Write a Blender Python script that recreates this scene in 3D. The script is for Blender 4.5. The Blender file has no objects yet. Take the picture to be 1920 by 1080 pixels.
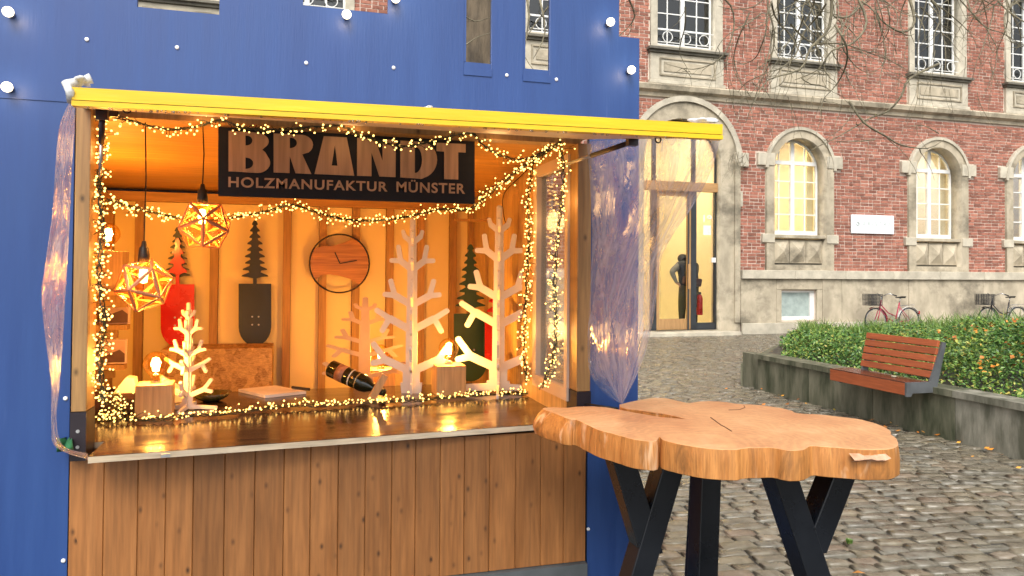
import bpy, bmesh, math, random
import numpy as np
from mathutils import Vector, Matrix
SC = bpy.context.scene
COL = SC.collection
R = math.radians
rnd = random.Random(7)

# ------------------------------------------------------------------ camera
FPX = 1390.0; CX = 960.0; CY = 486.0
CAM = Vector((0.0, -2.44, 1.52))
YAW = math.asin(0.2792); PITCH = R(1.0); ROLL = R(0.43)
fh = Vector((math.sin(YAW), math.cos(YAW), 0)); rh = Vector((math.cos(YAW), -math.sin(YAW), 0)); zz = Vector((0, 0, 1))
fwd = fh * math.cos(PITCH) + zz * math.sin(PITCH)
up0 = -fh * math.sin(PITCH) + zz * math.cos(PITCH)
upv = up0 * math.cos(ROLL) - rh * math.sin(ROLL)
rtv = rh * math.cos(ROLL) + up0 * math.sin(ROLL)
cd = bpy.data.cameras.new('camera'); cam = bpy.data.objects.new('camera', cd); COL.objects.link(cam)
cd.sensor_width = 36.0; cd.lens = FPX / 1920 * 36.0
cd.shift_y = -(540 - CY) / 1920.0
cd.clip_start = 0.05; cd.clip_end = 500
cam.matrix_world = Matrix(((rtv.x, upv.x, -fwd.x, CAM.x), (rtv.y, upv.y, -fwd.y, CAM.y), (rtv.z, upv.z, -fwd.z, CAM.z), (0, 0, 0, 1)))
SC.camera = cam

# ------------------------------------------------------------------ sky, sun, exposure
w = bpy.data.worlds.new('World'); SC.world = w; w.use_nodes = True
nt = w.node_tree; bg = nt.nodes['Background']
sky = nt.nodes.new('ShaderNodeTexSky'); sky.sky_type = 'NISHITA'; sky.sun_disc = False
SUN_EL = R(48); SUN_AZ = R(200)      # azimuth clockwise from +Y
sky.sun_elevation = SUN_EL; sky.sun_rotation = SUN_AZ
sky.dust_density = 4.0; sky.air_density = 1.0; sky.ozone_density = 1.0
hs = nt.nodes.new('ShaderNodeHueSaturation'); hs.inputs['Saturation'].default_value = 0.12
nt.links.new(sky.outputs[0], hs.inputs['Color']); nt.links.new(hs.outputs[0], bg.inputs['Color'])
bg.inputs['Strength'].default_value = 0.13
sd = bpy.data.lights.new('sun', 'SUN'); sun = bpy.data.objects.new('sun', sd); COL.objects.link(sun)
sd.energy = 1.05; sd.angle = R(25); sd.color = (1.0, 0.93, 0.83)
sdir = Vector((math.sin(SUN_AZ) * math.cos(SUN_EL), math.cos(SUN_AZ) * math.cos(SUN_EL), math.sin(SUN_EL)))
sun.rotation_euler = sdir.to_track_quat('Z', 'Y').to_euler(); sun.location = (0, -5, 12)
vs = SC.view_settings; vs.view_transform = 'Standard'; vs.look = 'None'; vs.gamma = 1; vs.use_curve_mapping = False
vs.exposure = 0.92
SC.cycles.max_bounces = 8; SC.cycles.transparent_max_bounces = 16
SC.cycles.sample_clamp_indirect = 6.0

# ------------------------------------------------------------------ ray helpers: a measured picture point -> point on a real plane
def ray(px, py): return fwd * FPX + rtv * (px - CX) + upv * (CY - py)
def at(px, py, y=None, z=None, x=None):
    d = ray(px, py)
    if y is not None: t = (y - CAM.y) / d.y
    elif z is not None: t = (z - CAM.z) / d.z
    else: t = (x - CAM.x) / d.x
    return CAM + d * t
def proj(p):
    v = Vector(p) - CAM; Z = v.dot(fwd)
    return (CX + FPX * v.dot(rtv) / Z, CY - FPX * v.dot(upv) / Z, Z)
def G(X, Z, z=0.0):   # ground point, metres right and ahead of the camera foot
    return Vector((CAM.x + rh.x * X + fh.x * Z, CAM.y + rh.y * X + fh.y * Z, z))

# ------------------------------------------------------------------ tagging
def tag(o, label=None, cat=None, group=None, kind=None):
    if label: o['label'] = label
    if cat: o['category'] = cat
    if group: o['group'] = group
    if kind: o['kind'] = kind
    return o
def thing(name, label, cat, loc=(0, 0, 0), group=None):
    o = bpy.data.objects.new(name, None); o.empty_display_size = .1; COL.objects.link(o); o.location = loc
    return tag(o, label, cat, group)
def wloc(o):
    v = Vector((0, 0, 0))
    while o is not None: v = v + Vector(o.location); o = o.parent
    return v
def link(name, me, parent=None, loc=None):
    o = bpy.data.objects.new(name, me); COL.objects.link(o)
    if parent: o.parent = parent
    if loc is not None: o.location = loc
    return o

class MB:
    def __init__(s): s.v = []; s.f = []; s.m = []
    def add(s, vs, fs, mi=0):
        n = len(s.v); s.v += [tuple(v) for v in vs]; s.f += [tuple(i + n for i in f) for f in fs]; s.m += [mi] * len(fs); return s
    def box(s, x0, x1, y0, y1, z0, z1, mi=0):
        return s.add([(x0,y0,z0),(x1,y0,z0),(x1,y1,z0),(x0,y1,z0),(x0,y0,z1),(x1,y0,z1),(x1,y1,z1),(x0,y1,z1)],
                     [(0,3,2,1),(4,5,6,7),(0,1,5,4),(1,2,6,5),(2,3,7,6),(3,0,4,7)], mi)
    def obb(s, c, ax, ay, az, mi=0):   # centre and three half-axis vectors
        c = Vector(c); ax = Vector(ax); ay = Vector(ay); az = Vector(az)
        q = [c + a*ax + b*ay + d*az for d in (-1,1) for a, b in ((-1,-1),(1,-1),(1,1),(-1,1))]
        return s.add(q, [(0,3,2,1),(4,5,6,7),(0,1,5,4),(1,2,6,5),(2,3,7,6),(3,0,4,7)], mi)
    def beam(s, a, b, w, h, side=None, mi=0):  # bar from a to b; w along side vector, h across
        a = Vector(a); b = Vector(b); d = (b - a)
        side = Vector(side) if side is not None else (Vector((0,0,1)).cross(d) if abs(d.normalized().z) < .98 else Vector((1,0,0)))
        side = (side - d.normalized() * side.dot(d.normalized())).normalized()
        o = d.normalized().cross(side)
        return s.obb((a + b) / 2, d / 2, side * w / 2, o * h / 2, mi)
    def tube(s, pts, rad, n=8, closed=False, caps=True, mi=0):
        pts = [Vector(p) for p in pts]; k = len(pts)
        if not hasattr(rad, '__len__'): rad = [rad] * k
        t0 = (pts[1] - pts[0]).normalized(); ref = Vector((0,0,1)) if abs(t0.z) < .9 else Vector((1,0,0))
        u = t0.cross(ref).normalized(); rings = []
        for i in range(k):
            if closed: t = (pts[(i+1) % k] - pts[i-1])
            else: t = pts[min(i+1, k-1)] - pts[max(i-1, 0)]
            if t.length < 1e-9: t = t0
            t.normalize(); u = (u - t * u.dot(t))
            if u.length < 1e-6: u = t.orthogonal()
            u.normalize(); v = t.cross(u)
            rings += [pts[i] + (u * math.cos(2*math.pi*j/n) + v * math.sin(2*math.pi*j/n)) * rad[i] for j in range(n)]
        fs = []
        for i in range(k if closed else k - 1):
            for j in range(n):
                a = i*n + j; b = i*n + (j+1) % n; c = ((i+1) % k)*n + (j+1) % n; d = ((i+1) % k)*n + j
                fs.append((a, b, c, d))
        if caps and not closed: fs += [tuple(range(n))[::-1], tuple((k-1)*n + j for j in range(n))]
        return s.add(rings, fs, mi)
    def lathe(s, prof, c, n=16, axis='z', mi=0, caps=True):   # prof: (r, h)
        c = Vector(c); vs = []
        for r, h in prof:
            for j in range(n):
                a = 2*math.pi*j/n
                vs.append(c + (Vector((r*math.cos(a), r*math.sin(a), h)) if axis == 'z' else (Vector((r*math.cos(a), h, r*math.sin(a))) if axis == 'y' else Vector((h, r*math.cos(a), r*math.sin(a))))))
        fs = [(i*n+j, i*n+(j+1) % n, (i+1)*n+(j+1) % n, (i+1)*n+j) for i in range(len(prof)-1) for j in range(n)]
        if caps: fs += [tuple(range(n))[::-1], tuple((len(prof)-1)*n+j for j in range(n))]
        return s.add(vs, fs, mi)
    def prism(s, pts, off, mi=0):     # planar loop of 3-D points pushed along off
        n = len(pts); off = Vector(off)
        vs = [Vector(p) for p in pts] + [Vector(p) + off for p in pts]
        return s.add(vs, [tuple(range(n))[::-1], tuple(range(n, 2*n))] + [(i, (i+1) % n, n+(i+1) % n, n+i) for i in range(n)], mi)
    def ball(s, c, r, sub=0, mi=0):
        v, f = ICO[sub]; c = Vector(c)
        return s.add([c + Vector(q) * r for q in v], f, mi)
    def build(s, name, mat, parent=None, smooth=False, bevel=0, kind=None, recalc=False):
        base = wloc(parent) if parent else Vector((0,0,0))
        me = bpy.data.meshes.new(name)
        vv = [(a - base.x, b - base.y, c - base.z) for a, b, c in s.v]
        me.from_pydata(vv, [], s.f)
        for m in (mat if isinstance(mat, (list, tuple)) else [mat]): me.materials.append(m)
        if any(s.m): me.polygons.foreach_set('material_index', s.m)
        if smooth: me.polygons.foreach_set('use_smooth', [True] * len(s.f))
        me.update()
        if recalc:
            b = bmesh.new(); b.from_mesh(me); bmesh.ops.recalc_face_normals(b, faces=b.faces); b.to_mesh(me); b.free()
        o = link(name, me, parent)
        if bevel:
            md = o.modifiers.new('bevel', 'BEVEL'); md.width = bevel; md.segments = 2; md.limit_method = 'ANGLE'; md.angle_limit = R(35)
        if kind: o['kind'] = kind
        return o
def _ico(n):
    b = bmesh.new(); bmesh.ops.create_icosphere(b, subdivisions=n, radius=1)
    r = ([tuple(v.co) for v in b.verts], [tuple(v.index for v in f.verts) for f in b.faces]); b.free(); return r
ICO = {0: _ico(1), 1: _ico(2), 2: _ico(3)}

def npmesh(name, V, F, mat, parent=None, kind=None, smooth=False):   # F (n,k) numpy
    me = bpy.data.meshes.new(name); k = F.shape[1]
    me.vertices.add(len(V)); me.vertices.foreach_set('co', V.astype(np.float32).ravel())
    me.loops.add(F.size); me.loops.foreach_set('vertex_index', F.astype(np.int32).ravel())
    me.polygons.add(len(F)); me.polygons.foreach_set('loop_start', np.arange(0, F.size, k, dtype=np.int32))
    me.polygons.foreach_set('use_smooth', np.full(len(F), smooth))
    me.update(calc_edges=True); me.validate()
    me.materials.append(mat)
    o = link(name, me, parent)
    if kind: o['kind'] = kind
    return o

def plate(name, loops, y0, y1, mat, parent=None, kind=None):
    """flat panel in an x-z plane with real holes; loops: outer first, then holes, each a list of (x, z)"""
    cu = bpy.data.curves.new(name, 'CURVE'); cu.dimensions = '2D'; cu.fill_mode = 'BOTH'; cu.extrude = abs(y1 - y0) / 2
    for lp in loops:
        sp = cu.splines.new('POLY'); sp.points.add(len(lp) - 1); sp.use_cyclic_u = True
        for i, (a, b) in enumerate(lp): sp.points[i].co = (a, b, 0, 1)
    return from_curve(name, cu, lambda v: (v.x, (y0 + y1) / 2 - v.z, v.y), mat, parent, kind)
def from_curve(name, cu, fn, mat, parent=None, kind=None):
    t = bpy.data.objects.new('tmp', cu); COL.objects.link(t)
    dg = bpy.context.evaluated_depsgraph_get(); me = bpy.data.meshes.new_from_object(t.evaluated_get(dg))
    bpy.data.objects.remove(t); bpy.data.curves.remove(cu)
    base = wloc(parent) if parent else Vector((0,0,0))
    for v in me.vertices: v.co = Vector(fn(v.co)) - base
    me.materials.clear(); me.materials.append(mat)
    b = bmesh.new(); b.from_mesh(me); bmesh.ops.remove_doubles(b, verts=b.verts, dist=1e-5); bmesh.ops.recalc_face_normals(b, faces=b.faces); b.to_mesh(me); b.free()
    me.name = name
    o = link(name, me, parent)
    if kind: o['kind'] = kind
    return o
def text_mesh(name, body, p0, width, height, y, mat, parent=None, bold=0.0, extrude=.002, spacing=1.0):
    """lettering lying in an x-z plane: lower-left p0=(x,z), scaled to width/height"""
    cu = bpy.data.curves.new(name, 'FONT'); cu.body = body; cu.size = 1; cu.offset = bold; cu.extrude = .5; cu.space_character = spacing
    t = bpy.data.objects.new('tmp', cu); COL.objects.link(t)
    dg = bpy.context.evaluated_depsgraph_get(); me = bpy.data.meshes.new_from_object(t.evaluated_get(dg))
    bpy.data.objects.remove(t); bpy.data.curves.remove(cu)
    xs = [v.co.x for v in me.vertices]; ys = [v.co.y for v in me.vertices]
    x0, x1, z0, z1 = min(xs), max(xs), min(ys), max(ys)
    base = wloc(parent) if parent else Vector((0,0,0))
    for v in me.vertices:
        v.co = Vector((p0[0] + (v.co.x - x0) / (x1 - x0) * width, y - v.co.z * 2 * extrude, p0[1] + (v.co.y - z0) / (z1 - z0) * height)) - base
    me.materials.clear(); me.materials.append(mat); me.name = name
    return link(name, me, parent)

def spline(pts, per=8):
    pts = [Vector(p) for p in pts]; out = []
    for i in range(len(pts) - 1):
        p0 = pts[max(i-1, 0)]; p1 = pts[i]; p2 = pts[i+1]; p3 = pts[min(i+2, len(pts)-1)]
        for k in range(per):
            t = k / per
            out.append(0.5 * ((2*p1) + (p2-p0)*t + (2*p0-5*p1+4*p2-p3)*t*t + (3*p1-p0-3*p2+p3)*t**3))
    out.append(pts[-1]); return out

# ------------------------------------------------------------------ materials
def nn(nt, t, **kw):
    n = nt.nodes.new(t)
    for k, v in kw.items():
        if k in n.inputs: n.inputs[k].default_value = v
        else: setattr(n, k, v)
    return n
def mixc(nt, fac, a, b, mode='MIX'):
    m = nt.nodes.new('ShaderNodeMix'); m.data_type = 'RGBA'; m.blend_type = mode
    for sock, val in ((m.inputs[0], fac), (m.inputs[6], a), (m.inputs[7], b)):
        if hasattr(val, 'is_output'): nt.links.new(val, sock)
        elif isinstance(val, (int, float)): sock.default_value = val
        else: sock.default_value = (*val, 1)
    return m.outputs[2]
def ramp(nt, fac, stops):
    r = nt.nodes.new('ShaderNodeValToRGB'); nt.links.new(fac, r.inputs[0]); e = r.color_ramp.elements
    while len(e) < len(stops): e.new(0.5)
    for i, (p, c) in enumerate(stops):
        e[i].position = p; e[i].color = (*c, 1) if hasattr(c, '__len__') else (c, c, c, 1)
    return r.outputs[0]
def newmat(name):
    m = bpy.data.materials.new(name); m.use_nodes = True
    return m, m.node_tree, m.node_tree.nodes['Principled BSDF']
def coords(nt, scale=(1,1,1), world=True, rnd_off=True):
    g = nt.nodes.new('ShaderNodeNewGeometry') if world else nt.nodes.new('ShaderNodeTexCoord')
    src = g.outputs['Position'] if world else g.outputs['Object']
    mp = nt.nodes.new('ShaderNodeMapping'); mp.inputs['Scale'].default_value = scale
    nt.links.new(src, mp.inputs['Vector'])
    if rnd_off:
        oi = nt.nodes.new('ShaderNodeObjectInfo'); ml = nn(nt, 'ShaderNodeMath', operation='MULTIPLY'); ml.inputs[1].default_value = 37.0
        nt.links.new(oi.outputs['Random'], ml.inputs[0]); cb = nt.nodes.new('ShaderNodeCombineXYZ')
        for i in range(3): nt.links.new(ml.outputs[0], cb.inputs[i])
        nt.links.new(cb.outputs[0], mp.inputs['Location'])
    return mp.outputs[0]
def noise(nt, vec, scale, detail=4, rough=.55, dist=0):
    n = nn(nt, 'ShaderNodeTexNoise'); n.inputs['Scale'].default_value = scale; n.inputs['Detail'].default_value = detail
    n.inputs['Roughness'].default_value = rough; n.inputs['Distortion'].default_value = dist
    if vec is not None: nt.links.new(vec, n.inputs['Vector'])
    return n.outputs['Fac']
def bump(nt, b, h, strength, dist=.01, prev=None):
    n = nt.nodes.new('ShaderNodeBump'); n.inputs['Strength'].default_value = strength; n.inputs['Distance'].default_value = dist
    nt.links.new(h, n.inputs['Height'])
    if prev: nt.links.new(prev, n.inputs['Normal'])
    nt.links.new(n.outputs[0], b.inputs['Normal']); return n.outputs[0]
def rrange(nt, b, fac, lo, hi):
    m = nn(nt, 'ShaderNodeMapRange'); m.inputs['To Min'].default_value = lo; m.inputs['To Max'].default_value = hi
    m.inputs['From Min'].default_value = .3; m.inputs['From Max'].default_value = .7
    nt.links.new(fac, m.inputs['Value']); nt.links.new(m.outputs[0], b.inputs['Roughness'])
def plain(name, c1, c2=None, rough=.6, sc=(1,1,1), ns=6, bs=0.15, bsc=40, metal=0, lo=.35, hi=.65, island=0, coat=0, bdist=.005, icols=None):
    m, nt, b = newmat(name); v = coords(nt, sc)
    c2 = c2 or tuple(x * .75 for x in c1)
    f = noise(nt, v, ns, 6, .6)
    c = ramp(nt, f, [(lo, c2), (hi, c1)])
    if island:
        g = nt.nodes.new('ShaderNodeNewGeometry'); oi = nt.nodes.new('ShaderNodeObjectInfo')
        ad = nn(nt, 'ShaderNodeMath', operation='ADD'); nt.links.new(g.outputs['Random Per Island'], ad.inputs[0]); nt.links.new(oi.outputs['Random'], ad.inputs[1])
        fr = nn(nt, 'ShaderNodeMath', operation='FRACT'); nt.links.new(ad.outputs[0], fr.inputs[0])
        c = mixc(nt, 1.0, c, ramp(nt, fr.outputs[0], icols or [(0, 1 - island), (1, 1.0)]), 'MULTIPLY')
    nt.links.new(c, b.inputs['Base Color'])
    b.inputs['Metallic'].default_value = metal
    rrange(nt, b, f, max(rough - .1, .03), min(rough + .1, 1))
    if bs: bump(nt, b, noise(nt, v, bsc, 5), bs, bdist)
    if coat: b.inputs['Coat Weight'].default_value = coat; b.inputs['Coat Roughness'].default_value = .12
    return m
def wood(name, c1, c2, axis=2, sc=1.0, rough=.55, knots=0.0, world=True, island=.25, bs=.25, stains=0, coat=0):
    m, nt, b = newmat(name)
    s = [14*sc]*3; s[axis] = 0.9*sc
    v = coords(nt, tuple(s), world)
    f = noise(nt, v, 1.6, 8, .62, 0.8)
    f2 = noise(nt, v, 9, 4, .5)
    c = ramp(nt, f, [(.28, c2), (.5, tuple((a+d)/2 for a, d in zip(c1, c2))), (.7, c1)])
    c = mixc(nt, .5, c, ramp(nt, f2, [(.35, .5), (.65, 1.05)]), 'MULTIPLY')
    if knots:
        kv = coords(nt, (10.5, 1, 6.0), world); sp = nt.nodes.new('ShaderNodeSeparateXYZ'); nt.links.new(kv, sp.inputs[0]); cb = nt.nodes.new('ShaderNodeCombineXYZ')
        nt.links.new(sp.outputs[0], cb.inputs[0]); nt.links.new(sp.outputs[2], cb.inputs[1])
        vo = nn(nt, 'ShaderNodeTexVoronoi', voronoi_dimensions='2D'); vo.inputs['Scale'].default_value = knots; nt.links.new(cb.outputs[0], vo.inputs['Vector'])
        sel = nn(nt, 'ShaderNodeSeparateColor'); nt.links.new(vo.outputs['Color'], sel.inputs[0])
        size = nn(nt, 'ShaderNodeMapRange'); size.inputs['From Min'].default_value = .3; size.inputs['To Min'].default_value = 0; size.inputs['To Max'].default_value = 1; nt.links.new(sel.outputs[0], size.inputs['Value'])
        kk = ramp(nt, vo.outputs['Distance'], [(.03, 1.0), (.055, .6), (.12, 0.0)]); mu = nn(nt, 'ShaderNodeMath', operation='MULTIPLY'); nt.links.new(kk, mu.inputs[0]); nt.links.new(size.outputs[0], mu.inputs[1])
        c = mixc(nt, mu.outputs[0], c, tuple(x*.22 for x in c2))
    if stains:
        sv = coords(nt, (1.2, 1.2, .5), True, False); sf = noise(nt, sv, 2.2, 5, .6)
        c = mixc(nt, ramp(nt, sf, [(.45, 0.0), (.75, stains)]), c, tuple(x*.4 for x in c2))
    if island:
        oi = nt.nodes.new('ShaderNodeObjectInfo')
        c = mixc(nt, 1.0, c, ramp(nt, oi.outputs['Random'], [(0, 1 - island), (1, 1.0)]), 'MULTIPLY')
    nt.links.new(c, b.inputs['Base Color']); rrange(nt, b, f, rough - .1, rough + .1)
    if bs: bump(nt, b, f2, bs, .002)
    if coat: b.inputs['Coat Weight'].default_value = coat; b.inputs['Coat Roughness'].default_value = .15
    return m
def emit(name, col, strength, sampling=None):
    m, nt, b = newmat(name)
    b.inputs['Base Color'].default_value = (*col, 1); b.inputs['Emission Color'].default_value = (*col, 1); b.inputs['Emission Strength'].default_value = strength
    if sampling: m.cycles.emission_sampling = sampling
    return m
def glassy(name, tint=(1,1,1), refl=1.0, alpha=.08, rough=.03, bstr=0, bscale=10, body=(.8,.8,.8), body_amt=0.0, bvec=(1,1,1), transl=False):
    """thin sheet: lets light through, mirrors at grazing angles, a little body colour"""
    m, nt, b = newmat(name); nt.nodes.remove(b); out = nt.nodes['Material Output']
    tr = nn(nt, 'ShaderNodeBsdfTransparent'); tr.inputs[0].default_value = (*tint, 1)
    gl = nn(nt, 'ShaderNodeBsdfGlossy'); gl.inputs['Roughness'].default_value = rough
    lw = nn(nt, 'ShaderNodeFresnel'); lw.inputs['IOR'].default_value = 1.5
    if bstr:
        v = coords(nt, bvec, True, False); bp = nt.nodes.new('ShaderNodeBump'); bp.inputs['Strength'].default_value = bstr; bp.inputs['Distance'].default_value = .02
        nt.links.new(noise(nt, v, bscale, 3, .5, 1.5), bp.inputs['Height']); nt.links.new(bp.outputs[0], gl.inputs['Normal']); nt.links.new(bp.outputs[0], lw.inputs['Normal'])
    ml = nn(nt, 'ShaderNodeMath', operation='MULTIPLY_ADD'); ml.inputs[1].default_value = refl; ml.inputs[2].default_value = alpha; ml.use_clamp = True
    nt.links.new(lw.outputs[0], ml.inputs[0])
    mx = nt.nodes.new('ShaderNodeMixShader'); nt.links.new(ml.outputs[0], mx.inputs[0]); nt.links.new(tr.outputs[0], mx.inputs[1]); nt.links.new(gl.outputs[0], mx.inputs[2])
    last = mx.outputs[0]
    if body_amt:
        df = nn(nt, 'ShaderNodeBsdfDiffuse'); df.inputs[0].default_value = (*body, 1); bsdf = df.outputs[0]
        if transl:
            tl = nn(nt, 'ShaderNodeBsdfTranslucent'); tl.inputs[0].default_value = (*body, 1); m3 = nt.nodes.new('ShaderNodeMixShader'); m3.inputs[0].default_value = .5
            nt.links.new(df.outputs[0], m3.inputs[1]); nt.links.new(tl.outputs[0], m3.inputs[2]); bsdf = m3.outputs[0]
        m2 = nt.nodes.new('ShaderNodeMixShader'); m2.inputs[0].default_value = body_amt
        if bstr:
            vv = coords(nt, bvec, True, False); f = ramp(nt, noise(nt, vv, bscale * .6, 5, .65, 2), [(.35, body_amt * .35), (.7, min(body_amt * 1.9, 1))])
            nt.links.new(f, m2.inputs[0])
        nt.links.new(last, m2.inputs[1]); nt.links.new(bsdf, m2.inputs[2]); last = m2.outputs[0]
    nt.links.new(last, out.inputs['Surface']); return m
# ================================================================== SETTING: ground, pavement, building
BY = 13.92                       # brick face of the building
def bx_(px, py=400): return at(px, py, y=BY).x
def bz_(py, px=1500): return at(px, py, y=BY).z

m_soil = plain('wet_joint_grit', (.055, .05, .04), (.025, .023, .018), .5, ns=8, bs=.5, bsc=60)
m_sett = plain('wet_sett_stone', (.24, .215, .168), (.135, .118, .09), .20, ns=9, bs=.7, bsc=30, island=.32, bdist=.008, icols=[(0, (.78, .76, .72)), (.3, (.98, .95, .9)), (.5, (.88, .92, .95)), (.8, (1.05, 1.0, .88)), (.9, (1.0, .86, .80)), (1, (1.15, 1.15, 1.12))])
_nt = m_sett.node_tree; _b = _nt.nodes['Principled BSDF']; _v = coords(_nt, (1, 1, 1), True, False); _m = nn(_nt, 'ShaderNodeMapRange'); _m.inputs['From Min'].default_value = .35; _m.inputs['From Max'].default_value = .65; _m.inputs['To Min'].default_value = .08; _m.inputs['To Max'].default_value = .30; _nt.links.new(noise(_nt, _v, 1.6, 6, .7), _m.inputs['Value']); _nt.links.new(_m.outputs[0], _b.inputs['Roughness'])
m_brick = plain('red_brick', (.50, .215, .145), (.35, .125, .085), .85, ns=9, bs=.4, bsc=50, island=.5)
m_mortar = plain('lime_mortar', (.74, .62, .52), (.58, .47, .39), .95, ns=4, bs=.3)
m_stone = plain('weathered_sandstone', (.55, .475, .35), (.35, .30, .215), .9, sc=(1, 1, .6), ns=2.6, bs=.35, bsc=30)
_nt = m_stone.node_tree; _b = _nt.nodes['Principled BSDF']; _src = _b.inputs['Base Color'].links[0].from_socket
_nt.links.new(mixc(_nt, ramp(_nt, noise(_nt, coords(_nt, (1, 1, 1.3), True, False), .9, 6, .68), [(.50, 0.0), (.66, .75)]), _src, (.12, .105, .075)), _b.inputs['Base Color'])
m_stone2 = plain('pale_sandstone_trim', (.60, .545, .43), (.40, .36, .28), .9, ns=3, bs=.25, bsc=30)
m_dstone = plain('dark_sandstone', (.2, .185, .145), (.1, .09, .07), .75, ns=3, bs=.4, bsc=25)  # darker sandstone for upper sills and the recessed panel backs
m_white = plain('white_window_paint', (.82, .82, .80), (.74, .74, .71), .35, bs=0)
m_glass = glassy('window_glass', (.92, .94, .93), .55, .02, .02, .25, 1.2)
m_dglass = glassy('upper_window_glass', (.32, .36, .36), .9, .05, .03, .4, 1.4)
m_room = plain('cream_room_wall', (.88, .80, .58), (.85, .76, .54), .8, bs=0)
m_dark = plain('dark_interior', (.035, .035, .035), (.02, .02, .02), .8, bs=0)
m_lampw = emit('warm_ceiling_lamp', (1.0, .80, .52), 36.0)
m_oak = wood('oak_door_wood', (.62, .36, .15), (.46, .25, .1), 2, .6, .45)
m_oakh = wood('oak_rail_wood', (.62, .36, .15), (.46, .25, .1), 0, .6, .45)
m_anth = plain('anthracite_frame', (.035, .04, .045), (.025, .028, .032), .4, bs=0)

# ---- ground sheet and setts
gm = MB(); gm.add([(-60, -30, 0), (60, -30, 0), (60, 80, 0), (-60, 80, 0)], [(0, 1, 2, 3)])
ground = gm.build('pavement', m_soil); ground['kind'] = 'structure'

# planter outline (world xy)
A0 = G(3.22, 9.7); dFR = (G(4.21, 6.1) - A0); dFR.normalize()           # along the front wall, towards the camera side
nIN = Vector((-dFR.y, dFR.x, 0));  nIN = nIN if nIN.x > 0 else -nIN       # into the bed
P_A = A0; P_B = A0 + dFR * 8.5; P_E = P_B + nIN * 9; P_A2 = A0 + Vector((.02, .42, 0)); P_C = G(6.3, 16.0); P_D = G(13.5, 13.9)
def inpoly(x, y, poly):
    c = False; n = len(poly)
    for i in range(n):
        a = poly[i]; b = poly[i-1]
        if (a[1] > y) != (b[1] > y) and x < (b[0]-a[0])*(y-a[1])/(b[1]-a[1]) + a[0]: c = not c
    return c
PLANT = [(p.x, p.y) for p in (P_A, P_B, P_E, P_D, P_C, P_A2)]

def sett_variant(seed, L=1, W=1, H=1):
    r = random.Random(seed); b = MB()
    def ring(s, z, j): return [(sx*.5*s[0] + r.uniform(-j, j), sy*.5*s[1] + r.uniform(-j, j), z + r.uniform(-j, j)*.12) for sx, sy in ((-1,-1),(0,-1.03),(1,-1),(1,1),(0,1.03),(-1,1))]
    v = ring((1, 1), -.03, .02) + ring((.97, .95), .003, .03) + ring((.86, .76), .0085, .05) + ring((.45, .36), .0105, .03)
    f = [(i, (i+1) % 6, 6+(i+1) % 6, 6+i) for i in range(6)] + [(6+i, 6+(i+1) % 6, 12+(i+1) % 6, 12+i) for i in range(6)] + [(12+i, 12+(i+1) % 6, 18+(i+1) % 6, 18+i) for i in range(6)] + [tuple(18+i for i in range(6))]
    return v, f
SV = [sett_variant(s) for s in range(8)]
setts = []
ang = R(-6)
ca, sa = math.cos(ang), math.sin(ang)
r = random.Random(3)
row = -40
while row < 290:
    yy = row * .098
    xx = -3 + r.uniform(0, .2)
    while xx < 26:
        L = r.uniform(.13, .25)
        cxp = xx + L/2
        wy = yy + .22*math.sin(cxp*.55 + .4) + .08*math.sin(cxp*1.7 + yy*.4)
        X = cxp*ca - wy*sa + .3; Y = cxp*sa + wy*ca - 1.6
        xx += L + .006
        if Y > BY - .25 or Y < CAM.y + 1.0: continue
        if X < 1.0 and Y > -.25 : continue
        px, py, Z = proj((X, Y, 0))
        if Z < 1 or px < 860 or px > 2380 or py > 1400: continue
        if inpoly(X, Y, PLANT): continue
        setts.append((Z, X, Y, L, .0945 + r.uniform(-.005, .002), ang + r.uniform(-.06, .06) + .12*math.cos(cxp*.55 + .4), r.randrange(8), r.uniform(-.004, .005), r.uniform(-.03, .03), r.uniform(-.04, .04)))
    row += 1
setts.sort(key=lambda s_: (0 if 1090 < proj((s_[1], s_[2], 0))[0] < 1920 and proj((s_[1], s_[2], 0))[1] < 1080 else 1, s_[0]))
sme = []
for i, (v, f) in enumerate(SV):
    me = bpy.data.meshes.new('cobblestone'); me.from_pydata(v, [], f); me.materials.append(m_sett); me.polygons.foreach_set('use_smooth', [True]*len(f)); sme.append(me)
for (Z, X, Y, L, W, a, k, dz, tx, ty) in setts[:300]:
    o = link('cobblestone', sme[k], ground, (X, Y, .004 + dz)); o.scale = (L, W, 1); o.rotation_euler = (tx, ty, a)
rest = MB()
for (Z, X, Y, L, W, a, k, dz, tx, ty) in setts[300:]:
    v, f = SV[k]; c, s = math.cos(a), math.sin(a)
    rest.add([(X + (p[0]*L)*c - (p[1]*W)*s, Y + (p[0]*L)*s + (p[1]*W)*c, p[2] + .004 + dz + p[0]*L*ty*-1 + p[1]*W*tx) for p in v], f)
rest.build('cobblestone', m_sett, ground, kind='stuff', smooth=True)

# ---- brick building
bld = thing('brick_building', 'red brick building with sandstone arched windows and oak glass entrance behind the stall', 'building', (bx_(1290), BY, 0))
XL, XR = bx_(150), bx_(2350); ZT = 12.0
z_cor0, z_cor1 = bz_(203), bz_(182)
z_pl = bz_(523); z_plt = bz_(507)
# lower windows: centre px, half width of surround / opening
lowc = [bx_(1499), bx_(1758), bx_(1936), bx_(2190)]
HS, HO = (bx_(1563) - bx_(1437)) / 2, (bx_(1550) - bx_(1453)) / 2
z_sp, z_op0 = bz_(318), bz_(440)
z_archO = z_sp + HS * 1.02; z_archI = z_sp + HO * 1.03
def arch(x, hw, z0, zs, rise, n=20):
    return [(x - hw, z0), (x + hw, z0)] + [(x + hw*math.cos(math.pi*i/n), zs + rise*math.sin(math.pi*i/n)) for i in range(n+1)]
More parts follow.
